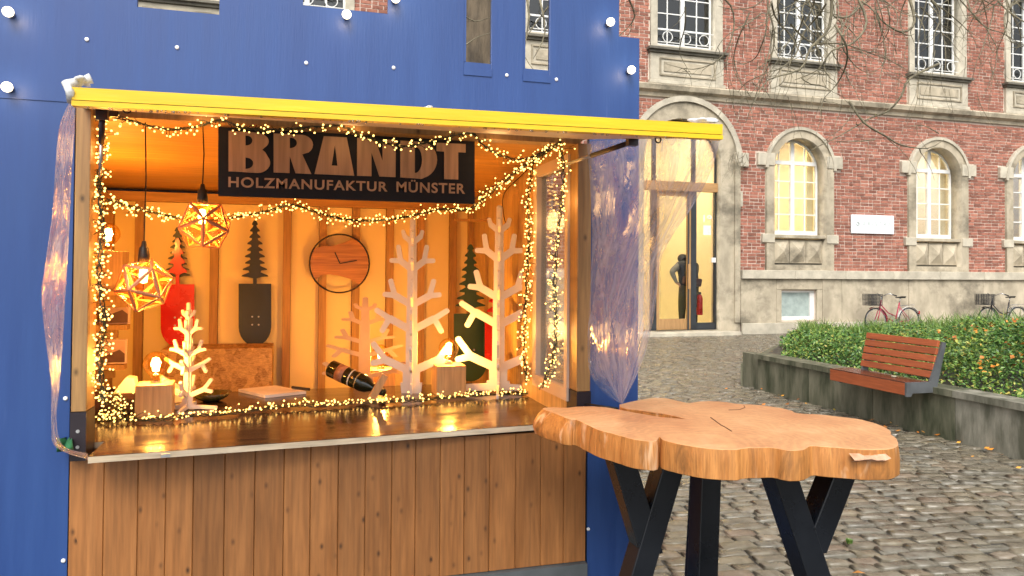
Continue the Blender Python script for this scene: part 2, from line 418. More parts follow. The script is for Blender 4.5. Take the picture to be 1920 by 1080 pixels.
# upper windows
upc = [bx_(p, 60) for p in (345, 575, 815, 1053, 1287, 1506, 1757, 1933, 2160)]
HU, HUS = (bx_(1803, 60) - bx_(1715, 60)) / 2, (bx_(1570, 60) - bx_(1449, 60)) / 2
z_us = bz_(122); z_uf = bz_(112); z_ut = z_uf + 2.5
# door
xd0, xd1 = bx_(1205), bx_(1349); xdo0, xdo1 = xd0 - .38, bx_(1385); xdc = (xd0 + xd1)/2
z_dsp = bz_(300, 1300); d_rise = (xd1 - xd0)/2 * .95
HD = (xdo1 - xdo0)/2; xdoc = (xdo0+xdo1)/2

# wall core (mortar) with real openings
holes = [arch(x, HO + .06, z_pl + .12, z_sp, z_archI - z_sp + .05) for x in lowc]
holes += [[(x - HU - .05, z_uf - .05), (x + HU + .05, z_uf - .05), (x + HU + .05, z_ut), (x - HU - .05, z_ut)] for x in upc]
holes += [arch(xdc, (xd1-xd0)/2 + .02, .12, z_dsp, d_rise + .03)]
bw = (bx_(1463, 570), bx_(1529, 570), bz_(600), bz_(545))
holes += [[(bw[0], bw[2]), (bw[1], bw[2]), (bw[1], bw[3]), (bw[0], bw[3])]]
plate('wall', [[(XL, 0), (XR, 0), (XR, ZT), (XL, ZT)]] + holes, BY + .012, BY + .40, m_mortar, bld)
rb = MB(); rb.box(XL - .3, XR + .3, BY - .35, BY + 9, ZT, ZT + .35); rb.add([(XL-.3, BY-.35, ZT+.35), (XR+.3, BY-.35, ZT+.35), (XR+.3, BY+9, ZT+.35), (XL-.3, BY+9, ZT+.35), (XL-.3, BY+4.3, ZT+4), (XR+.3, BY+4.3, ZT+4)], [(0,1,5,4), (2,3,4,5), (0,4,3), (1,2,5)])
rb.build('roof', plain('slate_roof', (.06,.06,.065), None, .5), bld)
sb = MB(); sb.box(XL, XL+.3, BY+.41, BY+9, 0, ZT); sb.box(XR-.3, XR, BY+.41, BY+9, 0, ZT); sb.box(XL+.3, XR-.3, BY+8.7, BY+9, 0, ZT); sb.build('side_wall', m_brick, bld)
# upper floors: near-black sheet behind the glass paints the gloom of unlit rooms
MB().box(XL+.31, XR-.31, BY+1.6, BY+1.65, z_cor1 + .2, ZT - .1).build('unlit_room_sheet', m_dark, bld)
MB().box(XL+.31, XR-.31, BY+.41, BY+1.59, z_cor0 - .1, z_cor0).build('floor_slab', m_room, bld)

# bricks, cut round everything of stone
def spans(z, h):
    o = []
    for x in lowc:
        if z < z_archO + .02:
            if z > z_sp: dz = min((z - z_sp) / (z_archO - z_sp), 1); w_ = HS * math.sqrt(max(0, 1 - dz*dz)) + .01
            else: w_ = HS + .01
            if w_ > .02: o.append((x - w_, x + w_))
        for za, zb, e in imp:
            if za - h < z < zb: o.append((x - HS - e, x + HS + e))
    for x in upc:
        if z > z_cor1: o.append((x - HUS - (.05 if z < z_us else 0), x + HUS + (.05 if z < z_us else 0)))
    if z < z_dsp: o.append((xdo0 - .01, xdo1 + .01))
    elif z < z_dsp + HD:
        w_ = HD * math.sqrt(1 - ((z - z_dsp)/HD)**2); o.append((xdoc - w_ - .01, xdoc + w_ + .01))
    for za, zb, e in dimp:
        if za - h < z < zb: o.append((xdo0, xdo1 + e))
    return sorted(o)
imp = [(bz_(314), bz_(291), .26), (bz_(456), bz_(440), .13)]
dimp = [(bz_(313, 1390), bz_(287, 1390), .24), (bz_(388, 1390), bz_(360, 1390), .07)]
BH, BG = .068, .019
bricks = []; r = random.Random(5)
z = z_plt; i = 0
xlo, xhi = bx_(235, 60), bx_(2010)
while z < 9.9:
    i += 1; zc = z + BH/2
    if not (z_cor0 - BH < z < z_cor1):
        sp = spans(zc, BH/2); cur = xlo - (.1 if zc > z_cor1 else 0); ends = []
        for a, b in sp:
            if b < cur: continue
            if a > cur: ends.append((cur, a))
            cur = max(cur, b)
        if cur < xhi: ends.append((cur, xhi))
        for a, b in ends:
            x = a - (.12 if i % 2 else 0) * 1.0; k = 0
            while x < b:
                Lb = .235 if (k + i) % 3 else .112
                x0, x1 = max(x, a + .004), min(x + Lb, b - .004)
                if x1 - x0 > .03: bricks.append((x0, x1, z + r.uniform(-.002, .002), BH + r.uniform(-.003, .003), r.uniform(-.006, .006)))
                x += Lb + BG; k += 1
    z += BH + BG
def bz(b): c = proj(((b[0]+b[1])/2, BY, b[2])); return c
vis = []
for b in bricks:
    px, py, Z = bz(b)
    vis.append((0 if (1200 < px < 1920 and 0 < py < 520) else 1, Z, b))
vis.sort(key=lambda t: (t[0], t[1]))
ub = MB().box(0, 1, 0, 1, 0, 1); ubm = bpy.data.meshes.new('brick'); ubm.from_pydata([(x, y, z) for x, y, z in ub.v], [], ub.f); ubm.materials.append(m_brick)
bl = Vector(bld.location)
for _, _, b in vis[:300]:
    o = link('brick', ubm, bld, Vector((b[0], BY + b[4], b[2])) - bl); o.scale = (b[1]-b[0], .05, b[3])
br = MB()
for _, _, b in vis[300:]: br.box(b[0], b[1], BY + b[4], BY + .05, b[2], b[2] + b[3])
br.build('brick', m_brick, bld, kind='stuff')

# stone: plinth, ledge, base course, cornice
def sbox(name, x0, x1, y0, y1, z0, z1, mat=m_stone, par=bld, bev=.012): return MB().box(x0, x1, y0, y1, z0, z1).build(name, mat, par, bevel=bev)
x = xdo1 + .02; r = random.Random(9); pw = []
segs = [(xdo1 + .02, bw[0] - .16), (bw[1] + .16, bx_(1575, 560)), (bx_(1575, 560), bx_(1700, 560)), (bx_(1700, 560), bx_(1840, 560)), (bx_(1840, 560), bx_(2020, 560)), (bx_(2020, 560), XR)]
for a, b in segs: sbox('plinth_stone', a + .003, b - .003, BY - .07 - r.uniform(0, .008), BY + .011, bz_(605) , z_pl - .001, m_stone)
sbox('plinth_stone', bw[0] - .157, bw[1] + .157, BY - .07, BY + .011, bw[3] + .03, z_pl - .001)
sbox('plinth_stone', bw[0] - .157, bw[1] + .157, BY - .07, BY + .011, bz_(605), bw[2] - .03)
for s_, a, b in (('plinth_stone', bw[0] - .157, bw[0] - .002), ('plinth_stone', bw[1] + .002, bw[1] + .157)): sbox(s_, a, b, BY - .066, BY + .011, bw[2] - .028, bw[3] + .028)
sbox('plinth_stone', XL, xdo0 - .02, BY - .07, BY + .011, 0, z_pl)
for a, b in zip(np.arange(xdo1 + .02, XR, 1.55), np.arange(xdo1 + 1.57, XR + 1.5, 1.55)):
    sbox('plinth_base_course', a + .003, min(b, XR) - .003, BY - .15, BY - .075, 0, bz_(605) + .01, m_stone2)
    sbox('plinth_ledge', a + .002, min(b, XR) - .002, BY - .15, BY + .02, z_pl, z_plt, m_stone2)
lz = z_cor1 - z_cor0
for a in np.arange(XL, XR, 1.9):
    b = min(a + 1.9, XR)
    cb = MB(); cb.prism([(a + .002, BY + .01, z_cor0), (a + .002, BY - .05, z_cor0), (a + .002, BY - .07, z_cor0 + lz*.3), (a + .002, BY - .17, z_cor0 + lz*.5), (a + .002, BY - .20, z_cor1 - .04), (a + .002, BY - .17, z_cor1), (a + .002, BY + .01, z_cor1 + .02)], (b - a - .004, 0, 0))
    cb.build('cornice_stone', m_stone, bld)

def casement(x, hw, z0, z1, y, par, glass, cols=4, rows=4, trans=None, archrise=0, fw=.05):
    """white timber window: frame, mullion, glazing bars, pane"""
    f = MB(); f.box(x-hw, x-hw+fw, y, y+.07, z0, z1); f.box(x+hw-fw, x+hw, y, y+.07, z0, z1)
    f.box(x-hw+fw, x+hw-fw, y-.03, y+.07, z0, z0+fw*2.2)
    if not archrise: f.box(x-hw+fw, x+hw-fw, y, y+.07, z1-fw, z1)
    fr = f.build('window_frame', m_white, par)
    if archrise:
        n = 20; o_ = [(x + hw*math.cos(math.pi*i/n), z1 + archrise*math.sin(math.pi*i/n)) for i in range(n+1)]
        i_ = [(x + (hw-fw)*math.cos(math.pi*i/n), z1 + (archrise-fw)*math.sin(math.pi*i/n)) for i in range(n, -1, -1)]
        a = MB(); a.prism([(p[0], y, p[1]) for p in o_ + i_], (0, .07, 0)); a.build('arched_head_frame', m_white, fr)
    mu = MB(); mu.box(x-.055, x+.055, y-.02, y+.06, z0+fw*2.2, z1 + archrise*.93 - (0 if archrise else fw))
    tz = trans if trans else z1 - .001
    if trans: mu.box(x-hw+fw, x-.056, y-.025, y+.06, tz-.05, tz+.05); mu.box(x+.056, x+hw-fw, y-.025, y+.06, tz-.05, tz+.05)
    mu.build('mullion', m_white, fr)
    b = MB(); t = .014
    ztop = tz - (.05 if trans else fw); zb = z0 + fw*2.2
    for s in (-1, 1):
        xa, xb = (x-hw+fw, x-.055) if s < 0 else (x+.055, x+hw-fw); half = cols//2
        for c in range(1, half):
            xc = xa + (xb-xa)*c/half; b.box(xc-t, xc+t, y+.01, y+.05, zb, ztop)
            if trans: b.box(xc-t, xc+t, y+.01, y+.05, tz+.05, z1 + archrise*.75)
        for k in range(1, rows):
            zc = zb + (ztop-zb)*k/rows; b.box(xa, xb, y+.012, y+.048, zc-t, zc+t)
    b.build('glazing_bar', m_white, fr)
    if archrise: g = MB(); g.prism([(p[0], y+.03, p[1]) for p in arch(x, hw-.02, z0+.02, z1, archrise-.02)], (0, .004, 0))
    else: g = MB().box(x-hw+.02, x+hw-.02, y+.03, y+.034, z0+.02, z1-.02)
    g.build('pane', glass, fr)
    return fr
m_blind = plain('cream_curtain', (.8, .7, .45), (.7, .6, .36), .9, sc=(8, 1, .1), ns=3, bs=0)
for x in lowc:
    # surround
    so = plate('stone_surround', [arch(x, HS, z_plt + .002, z_sp, z_archO - z_sp), arch(x, HO, z_plt + .14, z_sp, z_archI - z_sp)], BY - .06, BY + .36, m_stone, bld)
    n = 20; o_ = [(x + (HS+.05)*math.cos(math.pi*i/n), z_sp + (z_archO-z_sp+.05)*math.sin(math.pi*i/n)) for i in range(n+1)]
    i_ = [(x + (HS-.03)*math.cos(math.pi*i/n), z_sp + (z_archO-z_sp-.03)*math.sin(math.pi*i/n)) for i in range(n, -1, -1)]
    MB().prism([(p[0], BY-.10, p[1]) for p in o_ + i_], (0, .099, 0)).build('hood_mould', m_stone2, bld)
    for za, zb, e in imp:
        for s in (-1, 1):
            a, b = (x - HS - e, x - HO - .005) if s < 0 else (x + HO + .005, x + HS + e)
            sbox('impost_block', a, b, BY - .085, BY + .01, za, zb, m_stone2)
    sbox('stone_sill', x - HO + .002, x + HO - .002, BY - .03, BY + .29, z_op0 - .10, z_op0 - .01, m_stone)
    # carved diamond panel below the sill
    zb0, zb1 = z_plt + .16, z_op0 - .11
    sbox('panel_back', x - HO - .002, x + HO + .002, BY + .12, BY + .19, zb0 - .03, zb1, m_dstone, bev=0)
    for k in (-1, 0, 1):
        d = MB(); cx_ = x + k * HO * .64; hw = HO*.28; hz = (zb1 - zb0)*.42; zc = (zb0+zb1)/2
        d.box(cx_-hw-.02, cx_+hw+.02, BY+.07, BY+.119, zc-hz-.02, zc+hz+.02)
        d.add([(cx_-hw, BY+.069, zc-hz), (cx_+hw, BY+.069, zc-hz), (cx_+hw, BY+.069, zc+hz), (cx_-hw, BY+.069, zc+hz), (cx_, BY-.06, zc)], [(0,1,4), (1,2,4), (2,3,4), (3,0,4)])
        d.build('diamond_stone', m_stone, bld)
    win = casement(x, HO, z_op0, z_sp, BY + .30, bld, m_glass, 4, 4, trans=bz_(303), archrise=z_archI - z_sp)
    for s in (-1, 1): MB().box(x + s*HO*.86 - .10, x + s*HO*.86 + .10, BY + .46, BY + .49, z_op0, z_archI - .1).build('curtain', m_blind, win)
for x in upc:
    plate('stone_surround', [[(x-HUS, z_us + .1), (x+HUS, z_us + .1), (x+HUS, z_ut + .35), (x-HUS, z_ut + .35)], [(x-HU, z_uf), (x+HU, z_uf), (x+HU, z_ut), (x-HU, z_ut)]], BY - .05, BY + .30, m_stone2, bld)
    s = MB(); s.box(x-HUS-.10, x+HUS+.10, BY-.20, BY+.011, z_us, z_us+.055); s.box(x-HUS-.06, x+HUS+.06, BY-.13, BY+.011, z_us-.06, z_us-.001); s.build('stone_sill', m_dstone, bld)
    zb0, zb1 = z_cor1 + .02, z_us - .065
    sbox('apron_panel', x-HUS-.02, x+HUS+.02, BY-.07, BY+.01, zb0 + .09, zb1, m_stone2)
    sbox('apron_panel', x-HUS-.06, x+HUS+.06, BY-.10, BY+.01, zb0, zb0 + .088, m_stone2)
    fr = MB(); a, b, c, d = x-HUS+.22, x+HUS-.22, zb0+.2, zb1-.1
    for q in ((a, b, c, c+.04), (a, b, d-.04, d), (a, a+.04, c+.041, d-.041), (b-.04, b, c+.041, d-.041)): fr.box(q[0], q[1], BY-.10, BY-.069, q[2], q[3])
    fr.box(a+.12, b-.12, BY-.09, BY-.069, c+.11, d-.11)
    fr.build('panel_moulding', m_stone, bld)
    win = casement(x, HU, z_uf, z_ut, BY + .21, bld, m_dglass, 4, 6)
    rl = MB()
    for k in range(3):
        cx2 = x + (k-1)*HU*.62; rl.tube([(cx2 + .13*math.cos(t*.4), BY+.02, z_uf+.24 + .13*math.sin(t*.4)) for t in range(16)], .011, 5, closed=True)
    rl.tube([(x-HU+.05, BY+.02, z_uf+.10), (x+HU-.05, BY+.02, z_uf+.10)], .012, 5); rl.tube([(x-HU+.05, BY+.02, z_uf+.40), (x+HU-.05, BY+.02, z_uf+.40)], .014, 5)
    rl.build('window_railing', m_white, bld)
# basement window
fr = MB(); a, b, c, d = bw
for q in ((a, b, c, c+.09), (a, b, d-.05, d), (a, a+.06, c+.091, d-.051), (b-.13, b, c+.091, d-.051)): fr.box(q[0]+.002, q[1]-.002, BY+.06, BY+.14, q[2]+.002, q[3]-.002)
bwf = fr.build('basement_window_frame', m_white, bld); MB().box(a+.05, b-.1, BY+.10, BY+.104, c+.07, d-.04).build('pane', plain('frosted_pane', (.42,.5,.47), None, .15, bs=0), bwf)

# lit rooms behind the ground floor: real walls, floor and ceiling lamps
rm = MB(); x0, x1 = XL+.31, XR-.31
rm.box(x0, x1, BY+4.0, BY+4.1, .12, z_cor0-.11); rm.box(x0, x1, BY+.41, BY+4.1, .02, .118)
rm.box(xd1+.45, xd1+.55, BY+.41, BY+3.99, .12, z_cor0-.11); rm.box(xd0-.62, xd0-.52, BY+.41, BY+3.99, .12, z_cor0-.11)
rm.build('room_wall', m_room, bld)
for x in [xdc] + lowc[:3]:
    for k in (1.0, 2.6): MB().box(x-.55, x+.55, BY+k, BY+k+.35, z_cor0-.2, z_cor0-.15).build('ceiling_lamp', m_lampw, bld)

# entrance: surround, arched glazing, oak transom, leaf, anthracite posts
so = plate('door_surround', [[(xdo0, .02), (xdo1, .02)] + [(xdoc + HD*math.cos(math.pi*i/24), z_dsp + HD*math.sin(math.pi*i/24)) for i in range(25)],
     arch(xdc, (xd1-xd0)/2, .12, z_dsp, d_rise)], BY - .06, BY + .22, m_stone, bld)
for za, zb, e in dimp: sbox('impost_block', xdo1 - .14, xdo1 + e, BY - .09, BY + .01, za, zb, m_stone2)
o_ = [(xdoc + (HD+.04)*math.cos(math.pi*i/24), z_dsp + (HD+.04)*math.sin(math.pi*i/24)) for i in range(25)]; i_ = [(xdoc + (HD-.1)*math.cos(math.pi*i/24), z_dsp + (HD-.1)*math.sin(math.pi*i/24)) for i in range(24, -1, -1)]
MB().prism([(p[0], BY-.11, p[1]) for p in o_+i_], (0, .049, 0)).build('hood_mould', m_stone2, bld)
sbox('pilaster', xdo1 - .17, xdo1 - .01, BY - .11, BY - .061, .3, z_dsp, m_stone)
sbox('door_step', xd0 - .35, xd1 + .35, BY - .45, BY - .07, 0, .10, m_stone2)
yd = BY + .15; zt0, zt1 = bz_(357, 1280), bz_(340, 1280); dz0 = .12
ent = MB().box(xd0 + .01, xd1 + .02, yd - .07, yd + .08, zt0, zt1).build('door_transom', m_oakh, bld)
p = MB()
for a, b, t in ((1227, 1237, 1), (1302, 1312, 1)): p.box(bx_(a), bx_(b), yd, yd+.09, dz0, zt0-.002); p.box(bx_(a)+.03, bx_(b)-.03, yd, yd+.09, zt1+.002, z_dsp + d_rise*.85)
p.box(xd1-.035, xd1-.005, yd, yd+.09, dz0, zt0-.002); p.box(bx_(1312)+.002, xd1-.036, yd, yd+.09, dz0, bz_(606, 1320))
p.build('door_post', m_anth, bld)
leaf = MB(); a, b = bx_(1237)+.004, bx_(1302)-.004; h0, h1 = dz0+.01, zt0-.01
leaf.box(a, a+.07, yd+.01, yd+.07, h0, h1); leaf.box(b-.10, b, yd+.01, yd+.07, h0, h1); leaf.box(a+.07, b-.10, yd+.01, yd+.07, h0, h0+.26); leaf.box(a+.07, b-.10, yd+.01, yd+.07, h1-.12, h1)
leaf = leaf.build('oak_door', m_oak, bld)
MB().box(a+.05, b-.08, yd+.03, yd+.036, h0+.2, h1-.1).build('pane', m_glass, leaf)
hx = bx_(1297); MB().box(hx-.045, hx+.02, yd-.09, yd-.04, bz_(542, 1297), bz_(495, 1297)).build('pull_handle', m_oak, leaf, bevel=.01)
MB().tube([(hx-.03, yd-.05, bz_(625, 1297)), (hx-.03, yd-.05, bz_(358, 1297))], .022, 6).build('locking_bar', m_anth, leaf)
MB().box(bx_(1312)+.005, xd1-.037, yd+.04, yd+.046, bz_(606,1320), zt0).build('side_glass', m_glass, bld)
MB().box(xd0+.005, bx_(1227)-.002, yd+.04, yd+.046, dz0, zt0).build('side_glass', m_glass, bld)
MB().prism([(q[0], yd+.05, q[1]) for q in arch(xdc, (xd1-xd0)/2-.01, zt1, z_dsp, d_rise-.01)], (0, .006, 0)).build('fanlight_glass', m_glass, bld)
n = 24; o_ = [(xdc + (xd1-xd0)/2*math.cos(math.pi*i/n)*.995, z_dsp + d_rise*.995*math.sin(math.pi*i/n)) for i in range(n+1)]; i_ = [(xdc + ((xd1-xd0)/2-.04)*math.cos(math.pi*i/n), z_dsp + (d_rise-.04)*math.sin(math.pi*i/n)) for i in range(n, -1, -1)]
MB().prism([(q[0], yd, q[1]) for q in [(o_[0][0], zt1+.01)] + o_ + [(o_[-1][0], zt1+.01), (i_[0][0], zt1+.01)] + i_ + [(i_[-1][0], zt1+.01)]], (0, .05, 0)).build('fanlight_frame', m_anth, bld)
m_num = plain('white_number', (.85,.85,.83), None, .4, bs=0)
text_mesh('house_number', '19', (bx_(1326, 408), bz_(416, 1334)), bx_(1342, 408) - bx_(1326, 408), bz_(402, 1334) - bz_(416, 1334), yd+.03, m_num, bld, .01)
MB().box(bx_(1326, 430), bx_(1340, 430), yd+.028, yd+.032, bz_(440, 1334), bz_(422, 1334)).build('notice_paper', m_num, bld)
MB().box(bx_(1339, 488), bx_(1347, 488), yd-.04, yd-.002, bz_(492, 1343), bz_(483, 1343)).build('door_buzzer', m_num, bld)

# name sign
sg = thing('name_sign', 'white name sign with faint grey lettering on the brick between two windows', 'sign', (bx_(1634, 420), BY - .05, bz_(440, 1634)))
m_signw = plain('white_enamel', (.80, .84, .86), (.77, .81, .83), .3, bs=0)
MB().box(bx_(1594, 420), bx_(1674, 420), BY-.05, BY-.012, bz_(438.5, 1634), bz_(403.5, 1634)).build('sign_plate', m_signw, sg, bevel=.01)
m_faint = plain('faint_grey_print', (.55, .60, .58), None, .5, bs=0)
text_mesh('lettering', 'ARISTRA', (bx_(1614, 420), bz_(424, 1634)), bx_(1669, 420) - bx_(1614, 420), bz_(416, 1634) - bz_(424, 1634), BY-.053, m_faint, sg, 0, .001, 1.5)
lg = MB(); cx_, cz_ = bx_(1606, 420), bz_(420, 1606); lg.tube([(cx_ + .05*math.cos(t*.52), BY-.053, cz_ + .05*math.sin(t*.52)) for t in range(12)], .008, 5, closed=True); lg.box(cx_-.01, cx_+.03, BY-.056, BY-.051, cz_-.02, cz_+.05)
lg.build('round_logo', m_faint, sg)

# fire extinguisher inside the entrance
ex = thing('fire_extinguisher', 'red fire extinguisher behind the side glass of the entrance', 'extinguisher', (bx_(1325, 590), BY+.34, bz_(592, 1325)))
c0 = ex.location; m_red = plain('red_enamel', (.5, .02, .02), None, .3, bs=0)
MB().lathe([(.0,0),(.075,.0),(.08,.03),(.08,.42),(.06,.49),(.025,.52)], c0, 14).build('cylinder', m_red, ex, smooth=True)
MB().box(c0.x-.02, c0.x+.03, c0.y-.02, c0.y+.02, c0.z+.52, c0.z+.58).build('valve', m_anth, ex)
MB().tube([(c0.x, c0.y-.02, c0.z+.55), (c0.x-.1, c0.y-.03, c0.z+.5), (c0.x-.1, c0.y-.03, c0.z+.2)], .012, 6).build('hose', m_anth, ex)

# ================================================================== PLANTER
pl = thing('planter_wall', 'low mossy concrete planter wall with the red bench mounted on it', 'wall', P_A)
m_conc = plain('mossy_concrete', (.20, .19, .13), (.045, .055, .028), .6, sc=(2.2, 2.2, .5), ns=3.4, bs=.6, bsc=18, bdist=.01)
m_conc2 = plain('pale_concrete', (.33, .31, .25), (.10, .10, .07), .65, sc=(2.0, 2.0, .6), ns=3.2, bs=.6, bsc=18, bdist=.01)
HP = .476
def wallseg(a, b, th, z0, z1, name, mat, inn):
    d = (b - a); q = [a, b, b + inn*th, a + inn*th]
    return MB().prism([(p_.x, p_.y, z0) for p_ in q], (0, 0, z1 - z0)).build(name, mat, pl, recalc=True)
tj = 3.0
J = A0 + dFR * (((1745-1422)/1.0) * 0 + tj*1.02)
k = 0
pts_ = [0, 1.02, 2.04, tj*1.02] 
for a, b in zip(pts_[:-1], pts_[1:]): wallseg(A0 + dFR*(a+.003), A0 + dFR*(b-.003), .16, 0, HP-.061, 'wall_block', m_conc, nIN)
for a in np.arange(tj*1.02, 8.4, 1.3): wallseg(A0 + dFR*(a+.003), A0 + dFR*(min(a+1.3, 8.5)-.003), .16, 0, HP-.061, 'wall_block', m_conc2, nIN)
for a in np.arange(0, 8.4, 1.02): wallseg(A0 + dFR*(a+.002) - nIN*.035, A0 + dFR*(min(a+1.02, 8.5)-.002) - nIN*.035, .26, HP-.06, HP, 'coping_stone', m_conc if a < 3 else m_conc2, nIN)
wallseg(A0 + nIN*.17 + Vector((0,0,0)), P_A2 + nIN*.17, .14, 0, HP-.02, 'wall_block', m_conc, Vector((-1, 0, 0)))
wallseg(P_A2, P_C, .16, 0, .30, 'wall_block', m_conc, Vector((dFR.y*-1, 0, 0)).normalized() * -1 if False else nIN)
# soil bed
bed = MB().prism([(p_[0], p_[1], 0) for p_ in ((P_A + nIN*.18).to_tuple(), (P_B + nIN*.18).to_tuple(), P_E.to_tuple(), P_D.to_tuple(), P_C.to_tuple(), (P_A2 + nIN*.3).to_tuple())], (0, 0, .36)).build('planting_bed', m_soil, recalc=True)
bed['kind'] = 'structure'

# ground cover: leaf-sized faces over an uneven mound
rs = np.random.RandomState(4)
def mound(x, y):
    return .42 + .16*np.sin(x*1.7+y*.9) * np.sin(y*1.3-x*.4) + .09*np.sin(x*4.1+1)*np.sin(y*3.7)
def scatter(n, smin, smax, zfn, mat, name, label, cat_kind='stuff', region=None, upright=.35, seed=0, aspect=.6, acc=None):
    rs = np.random.RandomState(seed); P = []
    while sum(len(p) for p in P) < n:
        X = rs.uniform(2, 14, n*2); Y = rs.uniform(2, 13, n*2)
        ok = np.array([region(x, y) for x, y in zip(X, Y)])
        z, keep = zfn(X, Y, rs); ok &= keep
        P.append(np.stack([X, Y, z], 1)[ok])
    P = np.concatenate(P)[:n]
    s = rs.uniform(smin, smax, n)[:, None]
    nrm = rs.normal(size=(n, 3)) * upright*2; nrm[:, 2] = np.abs(nrm[:, 2]) + .55; nrm[:, 1] -= .25; nrm /= np.linalg.norm(nrm, axis=1, keepdims=True)
    t = rs.normal(size=(n, 3)); u = np.cross(nrm, t); u /= np.linalg.norm(u, axis=1, keepdims=True); v = np.cross(nrm, u)
    fold = nrm * s * .18
    V = np.stack([P - u*s, P - v*s*aspect + fold, P + u*s - fold, P + v*s*aspect + fold], 1).reshape(-1, 3)
    F = np.arange(4*n).reshape(n, 4)
    return npmesh(name, V, F, mat, None, cat_kind)
def leafmat(name, cols, rough=.4):
    m, nt, b = newmat(name); g = nt.nodes.new('ShaderNodeNewGeometry')
    c = ramp(nt, g.outputs['Random Per Island'], cols)
    f = noise(nt, coords(nt, (1,1,1), True, False), 1.5, 3)
    c = mixc(nt, 1.0, c, ramp(nt, f, [(.35, (.55,.75,.55)), (.65, (1.35,1.15,.9))]), 'MULTIPLY')
    nt.links.new(c, b.inputs['Base Color']); b.inputs['Roughness'].default_value = rough
    b.inputs['Transmission Weight'].default_value = 0
    return m
m_leaf = leafmat('ground_cover_leaf', [(0, (.03,.08,.022)), (.4, (.075,.18,.04)), (.75, (.16,.29,.06)), (.93, (.30,.36,.09)), (1, (.42,.33,.10))])
m_grass = leafmat('long_grass_blade', [(0, (.05,.12,.025)), (.6, (.13,.25,.05)), (1, (.28,.36,.12))])
m_autumn = leafmat('fallen_leaf', [(0, (.35,.10,.02)), (.5, (.62,.22,.03)), (1, (.75,.42,.08))], .5)
PV = [Vector((p[0], p[1], 0)) for p in PLANT]
def inbed(x, y):
    if not inpoly(x, y, PLANT): return False
    px, py, Z = proj((x, y, .5))
    if px > 2080: return False
    d = (Vector((x, y, 0)) - A0).dot(nIN)
    if d < .24: return False
    # bare corner at the far left of the bed
    return px > 1470 + 8*math.sin(y*3) 
HMUL = lambda X, Y: np.clip(((X - A0.x)*nIN.x + (Y - A0.y)*nIN.y) / 1.0, .0, 1)
def FARF(X, Y):
    Zd = (X - CAM.x)*fh.x + (Y - CAM.y)*fh.y; Xd = (X - CAM.x)*rh.x + (Y - CAM.y)*rh.y; pxx = Xd/Zd*FPX + CX
    f = np.clip(1.15 - (Zd - 8)*.13, .30, 1.0); return f*np.clip(.8 + (pxx - 1600)/480, .75, 1.5)
def zcov(X, Y, rs):
    h = .30 + (mound(X, Y) - .05)*HMUL(X, Y); cl = np.sin(X*5.3+Y*2.1)*np.sin(Y*6.1-X*1.7)
    h = .30 + (h - .30)*FARF(X, Y)
    return h - rs.uniform(0, 1, len(X))**2*.26 + .085*cl + (rs.uniform(0, 1, len(X)) > .93)*rs.uniform(0, .09, len(X)), (cl + rs.uniform(-.9, .9, len(X))) > -.75
def near(x, y): return inbed(x, y) and proj((x, y, .4))[2] < 11
def far(x, y): return inbed(x, y) and proj((x, y, .4))[2] >= 10.5
o = scatter(42000, .013, .026, zcov, m_leaf, 'ground_cover', '', region=near, seed=1)
tag(o, 'low glossy evergreen ground cover filling the bed behind the bench', 'ground cover')
o = scatter(32000, .02, .038, zcov, m_leaf, 'ground_cover', '', region=far, seed=2)
tag(o, 'lighter ground cover at the back of the bed towards the bicycles', 'ground cover')
# long grass
def blades(n, region, seed, hmin, hmax, mat, name):
    rs = np.random.RandomState(seed); P = []
    while len(P) < n:
        x, y = rs.uniform(2, 14), rs.uniform(2, 13)
        if region(x, y): P.append((x, y, .30))
    P = np.array(P); h = rs.uniform(hmin, hmax, n)*np.array([1.0 + .7*min(max((proj((q[0], q[1], .3))[0] - 1640)/200, 0), 1) for q in P]); a = rs.uniform(0, 6.28, n); l = rs.uniform(.2, .9, n); wd = rs.uniform(.006, .011, n); b = rs.uniform(0, 6.28, n)
    V = []
    for k, (hh, ll, ww) in enumerate(((0, 0, 1), (.6, .3, .8), (1, 1, .1))):
        ox = np.cos(a)*l*h*ll*.8; oy = np.sin(a)*l*h*ll*.8
        for s in (-1, 1): V.append(np.stack([P[:,0]+ox+s*wd*ww*np.cos(b), P[:,1]+oy+s*wd*ww*np.sin(b), P[:,2]+h*hh*(1-.3*l*ll)], 1))
    V = np.stack(V, 1).reshape(-1, 3); base = np.arange(n)[:, None]*6
    F = np.concatenate([base + np.array([0,1,3,2]), base + np.array([2,3,5,4])])
    return npmesh(name, V, F, mat, None, 'stuff')
def grreg(x, y):
    if not inbed(x, y): return False
    px, py, Z = proj((x, y, .3)); return (Z > 9.5 and px > 1640 + 40*math.sin(y*2)) or (Z > 12.2 and px > 1500 and math.sin(x*3)*math.sin(y*2.2) > -.2)
o = blades(9000, grreg, 5, .14, .40, m_grass, 'long_grass'); tag(o, 'long fresh green grass growing at the back of the planted bed', 'grass')
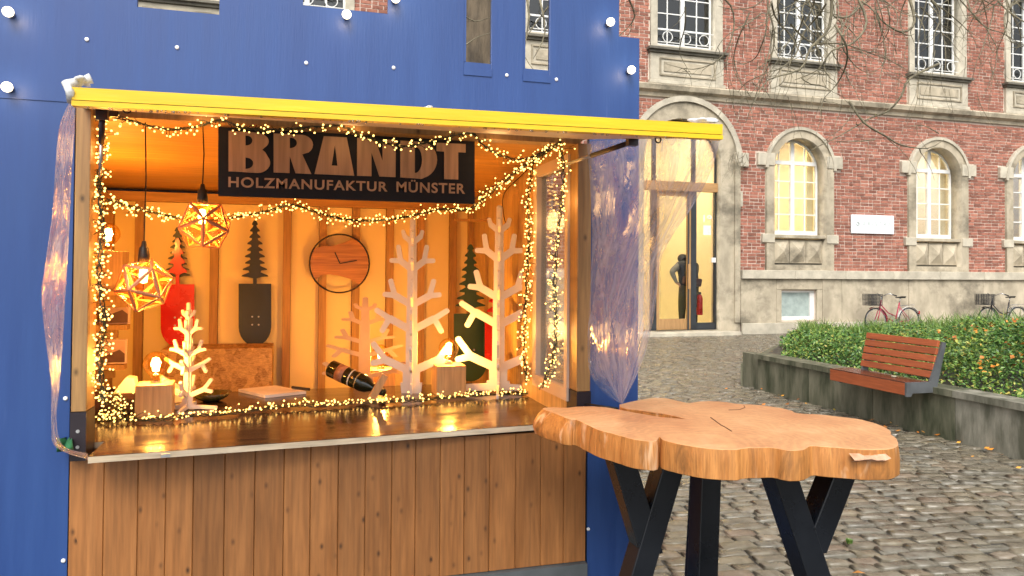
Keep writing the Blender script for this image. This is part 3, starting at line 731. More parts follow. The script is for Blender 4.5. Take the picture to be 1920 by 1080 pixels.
# autumn leaves caught on the ground cover
spots = [(1865, 705, .10), (1800, 690, .09), (1850, 715, .07), (1770, 625, .12), (1790, 640, .12), (1755, 650, .09), (1720, 612, .08), (1895, 660, .1), (1765, 665, .12), (1825, 665, .1), (1910, 720, .08), (1785, 585, .14), (1730, 590, .1), (1558, 618, .06), (1815, 582, .12), (1850, 600, .12), (1830, 740, .06)]
V = []; rr = random.Random(8)
for px, py, sp in spots:
    c = at(px, py, z=.52)
    for k in range(9 if px < 1850 else 16):
        p = c + Vector((rr.gauss(0, sp*.6), rr.gauss(0, sp*.9), 0)); p.z = float(.34 + (mound(p.x, p.y) - .05)*min(max((p - A0).dot(nIN), 0), 1)) + rr.uniform(-.02, .05)
        if not inbed(p.x, p.y) or (p-A0).dot(nIN) < .35: continue
        p.z = .30 + (p.z - .30)*float(FARF(np.array([p.x]), np.array([p.y]))[0]) + .01
        s = rr.uniform(.014, .032); u = Vector((rr.gauss(0,1), rr.gauss(0,1), rr.gauss(0,.6))).normalized(); v = u.cross(Vector((rr.gauss(0,.6), rr.gauss(0,.6), 1))).normalized()
        V += [p-u*s, p-v*s*.7+Vector((0,0,s*.3)), p+u*s, p+v*s*.7]
V = np.array([tuple(v) for v in V]); o = npmesh('autumn_leaves', V, np.arange(len(V)).reshape(-1, 4), m_autumn, None, 'stuff'); tag(o, 'orange and rust autumn leaves caught among the green ground cover', 'leaves')
# fallen leaves on the paving
V = []; rr = random.Random(18)
pav = [(1625, 1069)] + [(1450 + 470*rr.random()**.8, 0) for _ in range(60)]
for i, (px, py) in enumerate(pav):
    if i == 0: p = at(1610, 1076, z=.035); s = .045
    else:
        t = rr.random(); q = A0 + dFR * (t*4.2 - .1) - nIN * abs(rr.gauss(0, .22)); p = Vector((q.x, q.y, .035)); s = rr.uniform(.012, .03)
        if i > 40: p = G(rr.uniform(.5, 4), rr.uniform(5, 12), .035); s = rr.uniform(.012, .025)
    u = Vector((rr.gauss(0,1), rr.gauss(0,1), 0)).normalized(); v = Vector((-u.y, u.x, 0))
    V += [p-u*s, p-v*s*.7, p+u*s+Vector((0,0,s*.5)), p+v*s*.7+Vector((0,0,.008))]
V = np.array([tuple(v) for v in V]); o = npmesh('fallen_leaves', V, np.arange(len(V)).reshape(-1, 4), m_autumn, None, 'stuff'); tag(o, 'yellow fallen leaves scattered on the wet cobbles by the planter wall', 'leaves')
# moss / grass in joints
def jreg(x, y): 
    if inpoly(x, y, PLANT): return False
    px, py, Z = proj((x, y, 0)); return 1590 < px < 1680 and 960 < py < 1040 and math.sin(x*9)*math.sin(y*31) > .55
rs2 = np.random.RandomState(1); PP = []
while len(PP) < 160:
    x, y = rs2.uniform(.5, 3), rs2.uniform(.2, 3.2)
    if jreg(x, y): PP.append((x, y))
V = []
for x, y in PP:
    a = rs2.uniform(0, 6.28); d = Vector((math.cos(a), math.sin(a), 0)); p = Vector((x, y, .004)); h = rs2.uniform(.008, .014)
    V += [p - d*.004, p + d*.003, p + d*.003 + Vector((d.y*.012, -d.x*.012, h+.02)), p + Vector((d.y*.014, -d.x*.014, h*1.1+.02))]
V = np.array([tuple(v) for v in V]); o = npmesh('joint_moss', V, np.arange(len(V)).reshape(-1, 4), m_grass, None, 'stuff'); tag(o, 'tufts of green moss growing in the joints between cobbles', 'moss')
# ================================================================== THE STALL
m_blue = plain('blue_painted_plywood', (.017, .060, .215), (.014, .049, .185), .45, sc=(6, 1, .5), ns=3, bs=.3, bsc=30, bdist=.002)
_nt = m_blue.node_tree; _b = _nt.nodes['Principled BSDF']; _src = _b.inputs['Base Color'].links[0].from_socket
_c = mixc(_nt, ramp(_nt, noise(_nt, coords(_nt, (26, 1, 1.1), True, False), 1.0, 3, .6, .6), [(.66, 0.0), (.78, .22)]), _src, (.12, .17, .36))
_c = mixc(_nt, ramp(_nt, noise(_nt, coords(_nt, (1.5, 1, 1.5), True, False), 1.3, 4, .6), [(.45, 0.0), (.72, .4)]), _c, (.014, .048, .21)); _nt.links.new(_c, _b.inputs['Base Color'])
m_yel = plain('yellow_gloss_paint', (.80, .53, .002), (.68, .42, .002), .38, sc=(.6, 1, 6), ns=5, bs=.3, bsc=20, bdist=.002)
m_under = plain('damp_white_underside', (.60, .50, .44), (.48, .39, .33), .42, ns=5, bs=.2)
m_pine = wood('planed_pine_post', (.50, .28, .10), (.33, .17, .055), 2, .8, .5, knots=1.2, bs=.15)
m_plank = wood('stained_spruce_plank', (.47, .195, .055), (.28, .105, .027), 2, .8, .5, knots=1.4, stains=.25, island=.32, bs=.2)
m_batten = wood('pine_batten', (.58, .34, .12), (.42, .22, .07), 2, 1, .6)
m_ceil = wood('pine_plywood_ceiling', (.66, .36, .10), (.54, .27, .07), 0, .5, .55, bs=.1)
m_panelw = plain('cream_wall_panel', (.88, .72, .34), (.84, .67, .30), .5, ns=2, bs=.05)
m_boards = wood('varnished_spruce_boards', (.66, .45, .20), (.55, .35, .14), 2, .5, .45, island=.12)
m_filmply = wood('film_faced_counter', (.05, .027, .018), (.03, .017, .012), 0, .4, .17, island=0, bs=.08)
m_plyedge = wood('plywood_edge', (.74, .62, .46), (.52, .40, .26), 0, 1.0, .6, island=0)
m_steel = plain('brown_steel_bracket', (.03, .022, .028), (.02, .015, .02), .4, metal=.3, bs=0)
m_bolt = plain('zinc_bolt', (.6, .6, .6), None, .3, metal=.9, bs=0)
m_screw = plain('white_screw_cap', (.85, .86, .88), None, .35, bs=0)
m_skirt = plain('grey_plinth_board', (.10, .11, .12), (.07, .08, .085), .6, bs=.2)
m_black = plain('black_rubber', (.012, .012, .012), None, .45, bs=0)

stall = thing('market_stall', 'blue market stall with yellow flap, open lit hatch and spruce plank front', 'stall', (0, 0, 0))
def P0(px, py, y=0.0): v = at(px, py, y=y); return v.x, v.z
XW0, XW1 = P0(131, 950)[0], P0(1096, 950)[0]            # plank front
ZC = 1.0                                                    # counter top
ZB = P0(1093, 1049)[1]                                      # bottom of planks
XO0, XO1 = P0(176, 520)[0], P0(1074, 520)[0]             # hatch opening between the posts
ZO = P0(600, 232)[1]                                        # top of opening
XR1 = P0(1190, 500)[0]; XL0 = P0(-260, 400)[0]
# blue facade, real cut-outs
def rectpx(x0, x1, y0, y1):
    a, b = P0(x0, y1)[0], P0(x1, y1)[0]; return [(a, y0), (b, y0), (b, y1), (a, y1)]
def cut(x0, x1, ybl, top=3.2):
    a, zl = P0(x0, ybl); b = P0(x1, ybl)[0]; return (a, b, zl, top)
c1 = cut(258, 412, 15, 2.75); c2 = cut(568, 727, 12, 2.75); c3 = cut(868, 920, 127, 2.9); c4 = cut(979, 1029, 139, 2.9)
sx, sz = P0(1158, 70); zst = P0(1158, 70)[1]
XE = P0(1196, 110)[0]
top = [(XL0, .05), (XW0 - .002, .05), (XW0 - .002, ZO + .012), (XO1 + .055, ZO + .012), (XO1 + .055, .05), (XE, .05), (XE, zst), (sx, zst), (sx, 3.0), (XE - .45, 3.0), (XE - .45, 3.3), (.25, 3.3), (.25, 3.6), (-.5, 3.6), (-.5, 3.3), (-1.1, 3.3), (-1.1, 3.0), (XL0, 3.0)]
holes = [[(c[0], c[2]), (c[1], c[2]), (c[1], c[3]), (c[0], c[3])] for c in (c1, c2, c3, c4)]
plate('blue_facade_panel', [top] + holes, -.012, .010, m_blue, stall)
# rebate frames round the tall slots
for c in (c3, c4):
    f = MB(); f.box(c[0]+.001, c[1]-.001, -.010, .055, c[2]+.0005, c[2]+.018)
    f.box(c[0]-.001, c[1]+.001, -.0155, -.0125, c[2]-.027, c[2]-.002)
    f.box(c[0]+.001, c[0]+.008, -.010, .055, c[2]+.019, c[3]-.001)
    f.build('slot_sill', m_blue, stall)
    MB().box(c[0]+.001, c[1]-.001, .011, .05, c[2]+.0185, c[2]+.023).build('slot_edge_highlight', m_screw, stall)  # white strip paints the bright highlight along the slot's lower edge
# thin seam batten in the left panel
a = P0(2, 184); b = P0(128, 191)
MB().box(a[0]-.4, b[0], -.0145, -.0125, a[1]-.002, a[1]+.0015).build('panel_seam', m_blue, stall)
# roof and side walls of the hut behind the facade
YB = 1.62
XI0, XI1 = -1.05, .935
ZF, ZK = ZO + .03, 1.905
hb = MB()
hb.box(XI0 - .05, XI0 - .005, .07, YB + .06, .3, 1.93)
hb.box(XI0 - .005, XI1, YB + .02, YB + .06, .3, 1.93)
hb.build('hut_wall', m_blue, stall)
cb = MB(); cb.prism([(XI0 - .1, .02, ZF + .01), (XI1 + .1, .02, ZF + .01), (XI1 + .1, YB + .1, ZK + .01), (XI0 - .1, YB + .1, ZK + .01)], (0, 0, .03)); cb.build('ceiling_panel', m_ceil, stall)
cb = MB(); cb.prism([(XI0 - .14, .012, ZF + .045), (XI1 + .14, .012, ZF + .045), (XI1 + .14, YB + .14, ZK + .045), (XI0 - .14, YB + .14, ZK + .045)], (0, 0, .02)); cb.build('roof_sheet', m_skirt, stall)
# plank front
n = 19; r = random.Random(2); wds = [1 + r.uniform(-.1, .1) for _ in range(n)]; s_ = sum(wds); x = XW0
for i, wd in enumerate(wds):
    x2 = x + wd / s_ * (XW1 - XW0)
    p = MB(); p.add([(x+.0022, -.012, ZB), (x2-.0022, -.012, ZB), (x2-.0022, -.012, ZC-.03), (x+.0022, -.012, ZC-.03), (x+.0003, -.0095, ZB), (x2-.0003, -.0095, ZB), (x2-.0003, -.0095, ZC-.03), (x+.0003, -.0095, ZC-.03),
           (x+.0005, .008, ZB), (x2-.0005, .008, ZB), (x2-.0005, .008, ZC-.03), (x+.0005, .008, ZC-.03)],
          [(0,1,2,3), (4,0,3,7), (1,5,6,2), (4,8,9,5), (8,4,7,11), (5,9,10,6), (3,2,6,7), (0,4,5,1), (11,10,9,8), (7,6,10,11)])
    p.build('plank', m_plank, stall); x = x2
MB().box(XW0, XW1, .009, .03, .06, ZC-.03).build('plank_backing', m_black, stall)
MB().box(XW0+.002, XW1, -.03, -.001, .02, ZB-.003).build('grey_plinth_board', m_skirt, stall)
# posts, steel shoes
for a, b, zt in ((P0(146, 500)[0], P0(174, 500)[0], ZO), (P0(1074, 500)[0], P0(1099, 500)[0], ZO - .02)):
    post = MB().box(a, b, -.045, .05, ZC + .11, zt - .001).build('post', m_pine, stall, bevel=.002)
    sh = MB().box(a - .001, b + .001, -.048, .05, ZC - .03, ZC + .109).build('steel_shoe', m_steel, stall)
    for dz in (.04, .085): MB().lathe([(0, -.002), (.005, -.002), (.005, 0)], ((a+b)/2, -.0485, ZC - .03 + dz), 8, 'y').build('bolt', m_bolt, sh)
MB().box(XO0 - .03, XO1 + .02, -.02, .045, ZO - .02, ZO - .002).build('lintel', m_pine, stall)
# counter
yf = at(165, 856, z=ZC).y; xa = at(165, 856, z=ZC).x; xb = at(1078, 792, z=ZC).x + .02
yf2 = at(1000, 796, z=ZC).y
ct = MB(); q = [(xa, yf, ZC), (xb, yf2 + (yf2 - yf)*.1, ZC), (xb, .95, ZC), (XI0, .95, ZC), (XI0, .06, ZC), (xa, .06, ZC)]
ct.prism([(p[0], p[1], p[2] - .0015) for p in q], (0, 0, .0015)); ct.build('counter_top', m_filmply, stall, recalc=True)
q2 = [(p[0], p[1], ZC - .0016) for p in q]; MB().prism(q2, (0, 0, -.0175)).build('counter_edge', m_plyedge, stall, recalc=True)
# back wall: panels between battens, header rail
YS = YB - .02
sx_ = [205, 262, 402, 538, 605, 667, 730, 788, 848]
def Bk(px, py, y=YS): v = at(px, py, y=y); return v.x, v.z
zh = Bk(545, 372)[1]; zh0 = Bk(545, 386)[1]; z_low = .70
xs = [XI0] + [Bk(p, 500)[0] for p in sx_] + [XI1 - .001]
wds = .038
for i in range(len(xs) - 1):
    MB().box(xs[i] + (.0 if i == 0 else wds/2 + .0015), xs[i+1] - (.0015 if i == len(xs)-2 else wds/2 + .0015), YS + .004, YS + .018, z_low, zh0 - .0015).build('wall_panel', m_panelw, stall)
for q_ in xs[1:-1]: MB().box(q_ - wds/2, q_ + wds/2, YS - .030, YS + .016, z_low, zh0 - .001).build('batten', m_batten, stall)
MB().box(XI0, XI1 - .001, YS - .034, YS + .016, zh0, ZK - .002).build('header_rail', m_ceil, stall)
# left & right inside walls
MB().box(XI0 - .001, XI0 + .012, .07, YS, .8, 1.92).build('inner_left_wall', m_boards, stall)
yw0 = at(1064, 520, x=XI1).y; yw1 = at(1012, 520, x=XI1).y; zw0 = at(1030, 712, x=XI1).z; zw1 = at(1030, 325, x=XI1).z
y = yw1 + .055
def ceilz(y): return ZF + (ZK - ZF) * (y - .02) / (YB + .08)
while y < YS - .01:
    y2 = min(y + .088, YS - .001)
    b_ = MB(); b_.prism([(XI1 + .004, y + .001, .8), (XI1 + .004, y2 - .001, .8), (XI1 + .004, y2 - .001, ceilz(y2)), (XI1 + .004, y + .001, ceilz(y))], (.016, 0, 0)); b_.build('wall_board', m_boards, stall, recalc=True); y = y2
wf = MB(); ya, yb_ = yw0 - .03, yw1 + .054
wf.box(XI1 - .012, XI1 + .03, ya, yb_, zw1, zw1 + .04); wf.box(XI1 - .012, XI1 + .03, ya, yb_, zw0 - .045, zw0); wf.box(XI1 - .012, XI1 + .03, yb_ - .045, yb_, zw0 + .001, zw1 - .001); wf.box(XI1 - .012, XI1 + .03, ya, ya + .03, zw0 + .001, zw1 - .001)
wfo = wf.build('side_window', m_pine and plain('window_frame_cream', (.62, .50, .40), (.55, .42, .33), .5, bs=.1), stall)
MB().box(XI1 + .008, XI1 + .011, ya + .03, yb_ - .046, zw0, zw1).build('pane', m_glass, wfo)
MB().box(XI1 + .002, XI1 + .03, .055, yb_, .8, zw0 - .046).build('wall_board', m_boards, stall)
MB().prism([(XI1 + .002, .055, zw1 + .041), (XI1 + .002, yb_, zw1 + .041), (XI1 + .002, yb_, ceilz(yb_) - .001), (XI1 + .002, .055, ceilz(.055) - .001)], (.026, 0, 0)).build('wall_board', m_boards, stall, recalc=True)
MB().box(XI1 - .02, XI1 + .003, YS - .04, YS + .018, .8, ZK).build('corner_batten', m_batten, stall)
# hanging rail on the right
a = Bk(852, 412, 1.25); b = Bk(930, 406, 1.25)
MB().box(a[0], XI1, 1.24, 1.262, a[1] - .006, a[1] + .006).build('hanging_rail', m_batten, stall)

# flap (awning)
fl = at(135, 163, z=1.875); fr_ = at(1355, 233, z=1.878)
fyl, fyr = fl.y, fr_.y
def ff(t, dz=0, dy=0): return Vector((fl.x + (fr_.x - fl.x)*t, fl.y + (fr_.y - fl.y)*t + dy, fl.z + (fr_.z - fl.z)*t + dz))
hl, hr = Vector((XW0 + .03, -.03, ZO + .012)), Vector((XO1 + .03, -.03, ZO + .012))
fp = MB(); lo = -.030
fp.add([ff(0, lo, .022), ff(1, lo, .022), hr + Vector((0,0,-.016)), hl + Vector((0,0,-.016)), ff(0, -.012, .022), ff(1, -.012, .022), hr, hl], [(0,3,2,1), (4,5,6,7), (0,1,5,4), (1,2,6,5), (2,3,7,6), (3,0,4,7)])
fp.build('flap_panel', m_under, stall, recalc=True)
for nm, z0, z1, dy in (('yellow_fascia', -.0245, 0, 0), ('yellow_fascia', -.0365, -.0265, -.002)):
    f = MB(); f.prism([ff(0, z0, dy), ff(1, z0, dy), ff(1, z1, dy), ff(0, z1, dy)], (0, .020, 0)); f.build(nm, m_yel, stall, recalc=True)
f = MB(); f.prism([ff(0, -.0264, .004), ff(1, -.0264, .004), ff(1, -.0246, .004), ff(0, -.0246, .004)], (0, .015, 0)); f.build('dark_groove', m_black, stall, recalc=True)
f = MB(); e = (hl - ff(0, 0, .022)); f.beam(ff(0, -.012, .022), hl, .012, .024); f.build('yellow_side_trim', m_yel, stall)
f = MB(); f.beam(ff(1, -.012, .022), hr, .012, .024); f.build('yellow_side_trim', m_yel, stall)
# gas struts
def strut(a, b, mid):
    a = Vector(a); b = Vector(b); m = a.lerp(b, mid)
    s = MB(); s.tube([a, m], .005, 8); o_ = s.build('gas_strut', m_bolt, stall, smooth=True)
    s = MB(); s.tube([m, b], .008, 10); s.build('strut_body', m_steel, o_, smooth=True)
    s = MB(); s.box(b.x-.015, b.x+.015, b.y-.012, b.y+.012, b.z-.012, b.z+.02); s.build('strut_bracket', m_steel, o_)
sb_ = at(1183, 264, x=.93); strut(at(1062, 308, y=-.05), at(1185, 266, y=-.42), .42)
strut(at(188, 330, y=-.06), at(192, 218, y=-.12), .55)
st = MB(); a = at(207, 214, y=-.03); st.box(a.x-.004, a.x+.022, -.04, -.02, a.z-.008, a.z+.008); st.build('hinge_plate', m_steel, stall)
# small ring hooks under the flap
for px, py in ((238, 205), (1234, 262)):
    c = at(px, py, y=-.70); h = MB(); h.tube([c + Vector((.008*math.cos(t*.7), 0, .008*math.sin(t*.7))) for t in range(9)], .002, 5, closed=True); h.tube([c + Vector((0,0,.008)), c + Vector((0,0,.03))], .002, 5); h.build('ring_hook', m_steel, stall)
# drops hanging from the lower fascia edge
dr = MB(); r = random.Random(6)
for i in range(90):
    p = ff(r.uniform(.02, .98), -.0375 - r.uniform(0, .002), .002 + r.uniform(-.006, .006)); dr.ball(p, r.uniform(.0016, .003), 0)
m_drop = glassy('water_drop', (1,1,1), 1.2, .12, .02); dr.build('rain_drop', m_drop, stall, kind='stuff', smooth=True)
# white screw caps
for px, py in ((163,74), (332,89), (574,118), (738,127), (950,141), (1043,149), (123,747), (119,1051), (1103,992), (1105,679)):
    a = at(px, py, y=-.0125); MB().lathe([(.0062, 0), (.0062, -.0022), (.0045, -.0042), (0, -.0046)], a, 12, 'y').build('screw_cap', m_screw, stall, smooth=True)
# counter joint screws / latch under the edge
a = at(316, 847, z=ZC-.01); MB().box(a.x-.012, a.x+.012, yf-.004, yf, ZC-.014, ZC-.004).build('edge_catch', m_bolt, stall)

# ------------------------------------------------------------------ sign with wooden lettering
YG = .06
m_signb = plain('black_sign_board', (.006, .008, .018), None, .75, bs=0)
m_let = wood('birch_letter_wood', (.62, .39, .26), (.50, .30, .19), 2, .5, .5, island=0)
def S(cx_, cy_, y=YG): return P0(400 + cx_/3.84, 210 + cy_/3.84, y)
tl, tr_, brr, bll = S(35, 40), S(1882, 140), S(1882, 662), S(35, 604)
sign = thing('stall_sign', 'black sign board with large wooden letters hanging in the hatch', 'sign', ((tl[0]+tr_[0])/2, YG, tl[1]))
MB().prism([(q_[0], YG, q_[1]) for q_ in (bll, brr, tr_, tl)], (0, .012, 0)).build('board', m_signb, sign, recalc=True)
def arcpts(cx_, cy_, rx, ry, a0, a1, n=10): return [(cx_ + rx*math.cos(R(a0 + (a1-a0)*i/n)), cy_ + ry*math.sin(R(a0 + (a1-a0)*i/n))) for i in range(n+1)]
LET = {
 'B': [[(110,137), (290,147)] + arcpts(300, 212, 100, 62, -90, 30, 8) + [(352, 272), (375, 292)] + arcpts(318, 366, 92, 74, -35, 90, 9) + [(110,428)],
       [(232,170)] + arcpts(240, 206, 42, 36, -85, 85, 8) + [(232,242)], [(232,329)] + arcpts(240, 370, 48, 40, -85, 85, 8) + [(232,410)]],
 'R': [[(434,155), (620,165)] + arcpts(628, 237, 90, 72, -85, 50, 8) + [(640, 305), (706, 448), (592, 442), (551, 320), (549, 440), (434, 436)],
       [(551,186)] + arcpts(560, 223, 42, 37, -85, 85, 8) + [(551,262)]],
 'A': [[(795,175), (960,184), (1014,460), (728,447)], [(875,240), (894,388), (852,386)]],
 'N': [[(1035,187), (1165,195), (1218,355), (1218,198), (1313,204), (1311,470), (1195,465), (1138,290), (1138,463), (1034,460)]],
 'D': [[(1345,207), (1500,216)] + arcpts(1490, 345, 120, 132, -75, 75, 12) + [(1500,482), (1345,472)], [(1450,240)] + arcpts(1452, 345, 50, 95, -80, 80, 10) + [(1450,440)]],
 'T': [[(1606,222), (1815,232), (1815,293), (1762,290), (1762,487), (1661,484), (1661,286), (1606,283)]],
}
for ch, loops in LET.items():
    plate('letter', [[S(*p) for p in lp] for lp in loops], YG - .004, YG - .0005, m_let, sign)
a = S(108, 545); b = S(1255, 590)
def line_text(body, pa, pb, h):
    w_ = pb[0] - pa[0]; o_ = text_mesh('small_lettering', body, (0, 0), w_, h, 0, m_let, None, .022, .001, 1.12)
    ang_ = math.atan2(pb[1] - pa[1], w_)
    for v in o_.data.vertices: 
        x, z_ = v.co.x, v.co.z; v.co = (pa[0] + x, YG - .0008 + v.co.y, pa[1] + z_ + (pb[1]-pa[1]) * x / w_)
    for v in o_.data.vertices: v.co = v.co - wloc(sign)
    o_.parent = sign
ha = (S(108, 466)[1] - S(108, 541)[1])
line_text('HOLZMANUFAKTUR', S(108, 541), S(1254, 574), ha)
a_, b__ = S(1318, 576), S(1812, 590); hm = ha * 1.30
line_text('M\u00dcNSTER', a_, b__, hm)

# ------------------------------------------------------------------ festoon globes on the blue wall
m_globe = emit('lit_white_globe', (1.0, .84, .58), 3.0); m_cap = plain('lamp_holder', (.1, .12, .2), None, .5, bs=0)
gl_pos = [(15, 22, 'upper one at the far left of the blue wall'), (13, 163, 'lower one at the far left of the blue wall'), (650, 27, 'beside the middle cut-out of the blue wall'), (742, -3, 'cut off by the top edge of the photo'), (1145, 41, 'in the stepped corner of the blue wall'), (1184, 131, 'at the right edge of the blue wall')]
for px, py, t in gl_pos:
    c = at(px, py, y=-.042); g = thing('globe_lamp', 'lit white globe lamp, ' + t, 'lamp', (c.x, -.013, c.z), 'globe lamps on the blue wall')
    MB().lathe([(.010, -.013), (.010, -.026), (.007, -.030)], (c.x, 0, c.z), 10, 'y').build('lamp_holder', m_cap, g)
    o_ = MB().ball((c.x, -.042, c.z), .0145, 2).build('globe', m_globe, g, smooth=True)
    l_ = bpy.data.lights.new('globe_glow', 'POINT'); l_.energy = .14; l_.color = (1, .74, .46); l_.shadow_soft_size = .014; o_ = bpy.data.objects.new('globe_glow', l_); COL.objects.link(o_); o_.parent = g; o_.location = (0, -.050, 0)
# ================================================================== INSIDE THE HATCH
WARM = (1.0, .49, .11)
m_fil = emit('glowing_filament', (1.0, .62, .22), 40.0)
m_bulb = glassy('amber_bulb_glass', (1.0, .82, .50), .35, .0, .05)
m_block = wood('lamp_block_wood', (.62, .40, .20), (.48, .29, .13), 2, .8, .5, island=.1)
m_ntree = plain('white_plywood', (.80, .76, .72), (.74, .69, .64), .5, bs=.08)
def warm_point(c, e, par, rad=.02):
    l = bpy.data.lights.new('bulb_light', 'POINT'); l.energy = e; l.color = WARM; l.shadow_soft_size = rad
    o = bpy.data.objects.new('bulb_light', l); COL.objects.link(o); o.parent = par; o.location = Vector(c) - wloc(par); return o
def bulb(c, par, r=.043, e=5, up=1, boost=3.4):
    """globe filament bulb; c = centre of the globe, up=1 cap below, -1 cap above"""
    c = Vector(c); g = MB(); h = -up
    prof = [(.0135, h*(r+.018)), (.015, h*(r+.004)), (r*.55, h*r*.86)] + [(r*math.cos(R(a)), h*r*math.sin(R(a))) for a in range(45, -91, -15)]
    go = g.lathe(prof, c, 20, caps=False).build('bulb_globe', m_bulb, par, smooth=True)
    MB().lathe([(0, -.026), (.011, -.022), (.0125, 0), (.011, .022), (0, .026)], c + Vector((0,0,-.003*up)), 10, caps=False).build('filament', m_fil, go, smooth=True)
    MB().lathe([(.0135, h*(r+.017)), (.0135, h*(r+.034))], c, 12).build('bulb_cap', m_bolt, go)
    warm_point(c + Vector((0, 0, .0)), e*boost, par)
def cube_lamp(p, s, label, e=5, h=None, rz=0):
    h = h or s; p = Vector(p); t = thing('block_lamp', label, 'lamp', p, 'wooden block lamps')
    ca_, sa_ = math.cos(rz), math.sin(rz)
    MB().obb(p + Vector((0,0,h/2)), (s/2*ca_, s/2*sa_, 0), (-s/2*sa_, s/2*ca_, 0), (0,0,h/2)).build('wooden_block', m_block, t, bevel=.002)
    MB().lathe([(.018, 0), (.018, .008)], p + Vector((0,0,h)), 14).build('brass_ring', m_bolt, t)
    bulb(p + Vector((0,0,h+.068)), t, .043, e)
def onc(px, py): return at(px, py, z=ZC)
cube_lamp(onc(279, 787) + Vector((.01,.06,0)), .118, 'wooden block lamp with glowing globe bulb at the left front of the counter', 5, rz=R(4))
cube_lamp(onc(846, 742) + Vector((0,.06,0)), .125, 'wooden block lamp between the two tall white plywood trees', 5)
pC = at(713, 740, y=1.02); cube_lamp((pC.x, pC.y, pC.z), .12, 'wooden block lamp behind the first tall white tree, above the bottle neck', 4)
pD = at(212, 543, y=.78); cube_lamp((pD.x-.02, pD.y, pD.z), .125, 'wooden block lamp on the left wall shelf behind the vertical fairy lights', 5, h=.15)
shf = thing('wall_shelf', 'small wooden shelf at the left carrying a block lamp', 'shelf', (pD.x-.03, .8, pD.z-.02))
MB().box(XI0, pD.x + .09, .70, .90, pD.z - .02, pD.z - .002).build('shelf_board', m_batten, shf)
MB().box(XI0, pD.x + .05, .78, .80, pD.z - .07, pD.z - .021).build('bracket', m_batten, shf)

# pendant lamps: faceted shades of thin framed triangles
m_film = glassy('amber_shade_film', (1.0, .78, .52), .35, .0, .06, .4, 22, (.9, .38, .10), .018, transl=True)
m_shfr = plain('pale_shade_frame', (.56, .23, .12), (.46, .18, .08), .45, bs=0)
def pendant(cpx, cpy, y, rad, ctop, label, rot, bpx, bpy, e=2.6):
    c = at(cpx, cpy, y=y); t = thing('pendant_lamp', label, 'lamp', (c.x, c.y, c.z + rad), 'faceted pendant lamps')
    ph = (1+5**.5)/2; vs_ = [Vector(v).normalized()*rad for v in [(0,1,ph),(0,-1,ph),(0,1,-ph),(0,-1,-ph),(1,ph,0),(-1,ph,0),(1,-ph,0),(-1,-ph,0),(ph,0,1),(-ph,0,1),(ph,0,-1),(-ph,0,-1)]]
    rm_ = Matrix.Rotation(rot[0], 3, 'X') @ Matrix.Rotation(rot[1], 3, 'Y') @ Matrix.Rotation(rot[2], 3, 'Z'); vs_ = [rm_ @ v for v in vs_]
    el = min((a-b_).length for a in vs_ for b_ in vs_ if a is not b_)
    for i in range(12):
        for j in range(i+1, 12):
            for k in range(j+1, 12):
                a, b_, d = vs_[i], vs_[j], vs_[k]
                if max((a-b_).length, (b_-d).length, (a-d).length) > el*1.05: continue
                n_ = (b_-a).cross(d-a).normalized(); m_ = (a+b_+d)/3
                if n_.dot(m_) < 0: b_, d = d, b_; n_ = -n_
                tri = [a, b_, d]; O = [c + m_ + (q-m_)*.985 for q in tri]
                I = []
                for q in range(3):
                    p_, s_ = tri[q], tri[(q+1) % 3]
                    for f_, kk in ((0, .86), (.25, .78), (.5, .74), (.75, .78)): I.append(c + m_ + (p_.lerp(s_, f_) - m_) * kk)
                f = MB(); V = O + I + [q - n_*.0035 for q in O] + [q - n_*.0035 for q in I]; F = []
                for q in range(3):
                    o0, o1 = q, (q+1) % 3; i0 = 3 + q*4; nx = 3 + ((q+1)*4) % 12
                    ring = [i0, i0+1, i0+2, i0+3, nx]
                    for u in range(4):
                        if u < 2: F.append((o0, ring[u+1], ring[u]))
                        else: F.append((o1, ring[u+1], ring[u]))
                    F.append((o0, o1, ring[2]))
                    F.append((o1, o0, 15+o0, 15+o1))
                F2 = [tuple(x_+15 for x_ in ff_[::-1]) for ff_ in F if len(ff_) == 3]
                inner = [(3+u, 3+(u+1) % 12, 18+(u+1) % 12, 18+u) for u in range(12)]
                f.add(V, F + F2 + inner); fo = f.build('shade_face', m_shfr, t)
                bulge = c + m_ - n_*rad*.13
                f = MB(); f.add([q - n_*.004 for q in I] + [bulge], [(u, (u+1) % 12, 12) for u in range(12)]); f.build('film', m_film, fo, smooth=True)
    bc = at(bpx, bpy, y=y); tz = ceilz(y)
    bulb(bc, t, .026, e, up=-1)
    MB().lathe([(0,.068),(.006,.066),(.009,.05),(.014,.045),(.017,.02),(.017,.0),(0,0)], (bc.x, bc.y, bc.z+.045), 14).build('socket', m_black, t, smooth=True)
    a = Vector((bc.x, bc.y, bc.z + .11)); b_ = Vector((at(ctop, 240, y=y).x, y, tz)); MB().tube([a, a.lerp(b_, .5) + Vector((.004,0,0)), b_], .0022, 6).build('cord', m_black, t)
pendant(270, 534, .14, .090, 272, 'lower faceted pendant lamp, nearest the vertical fairy lights', (.30, .35, .2), 269, 518)
pendant(384, 423, .20, .092, 380, 'upper faceted pendant lamp hanging before the red fir board', (.9, -.25, .55), 379, 408)

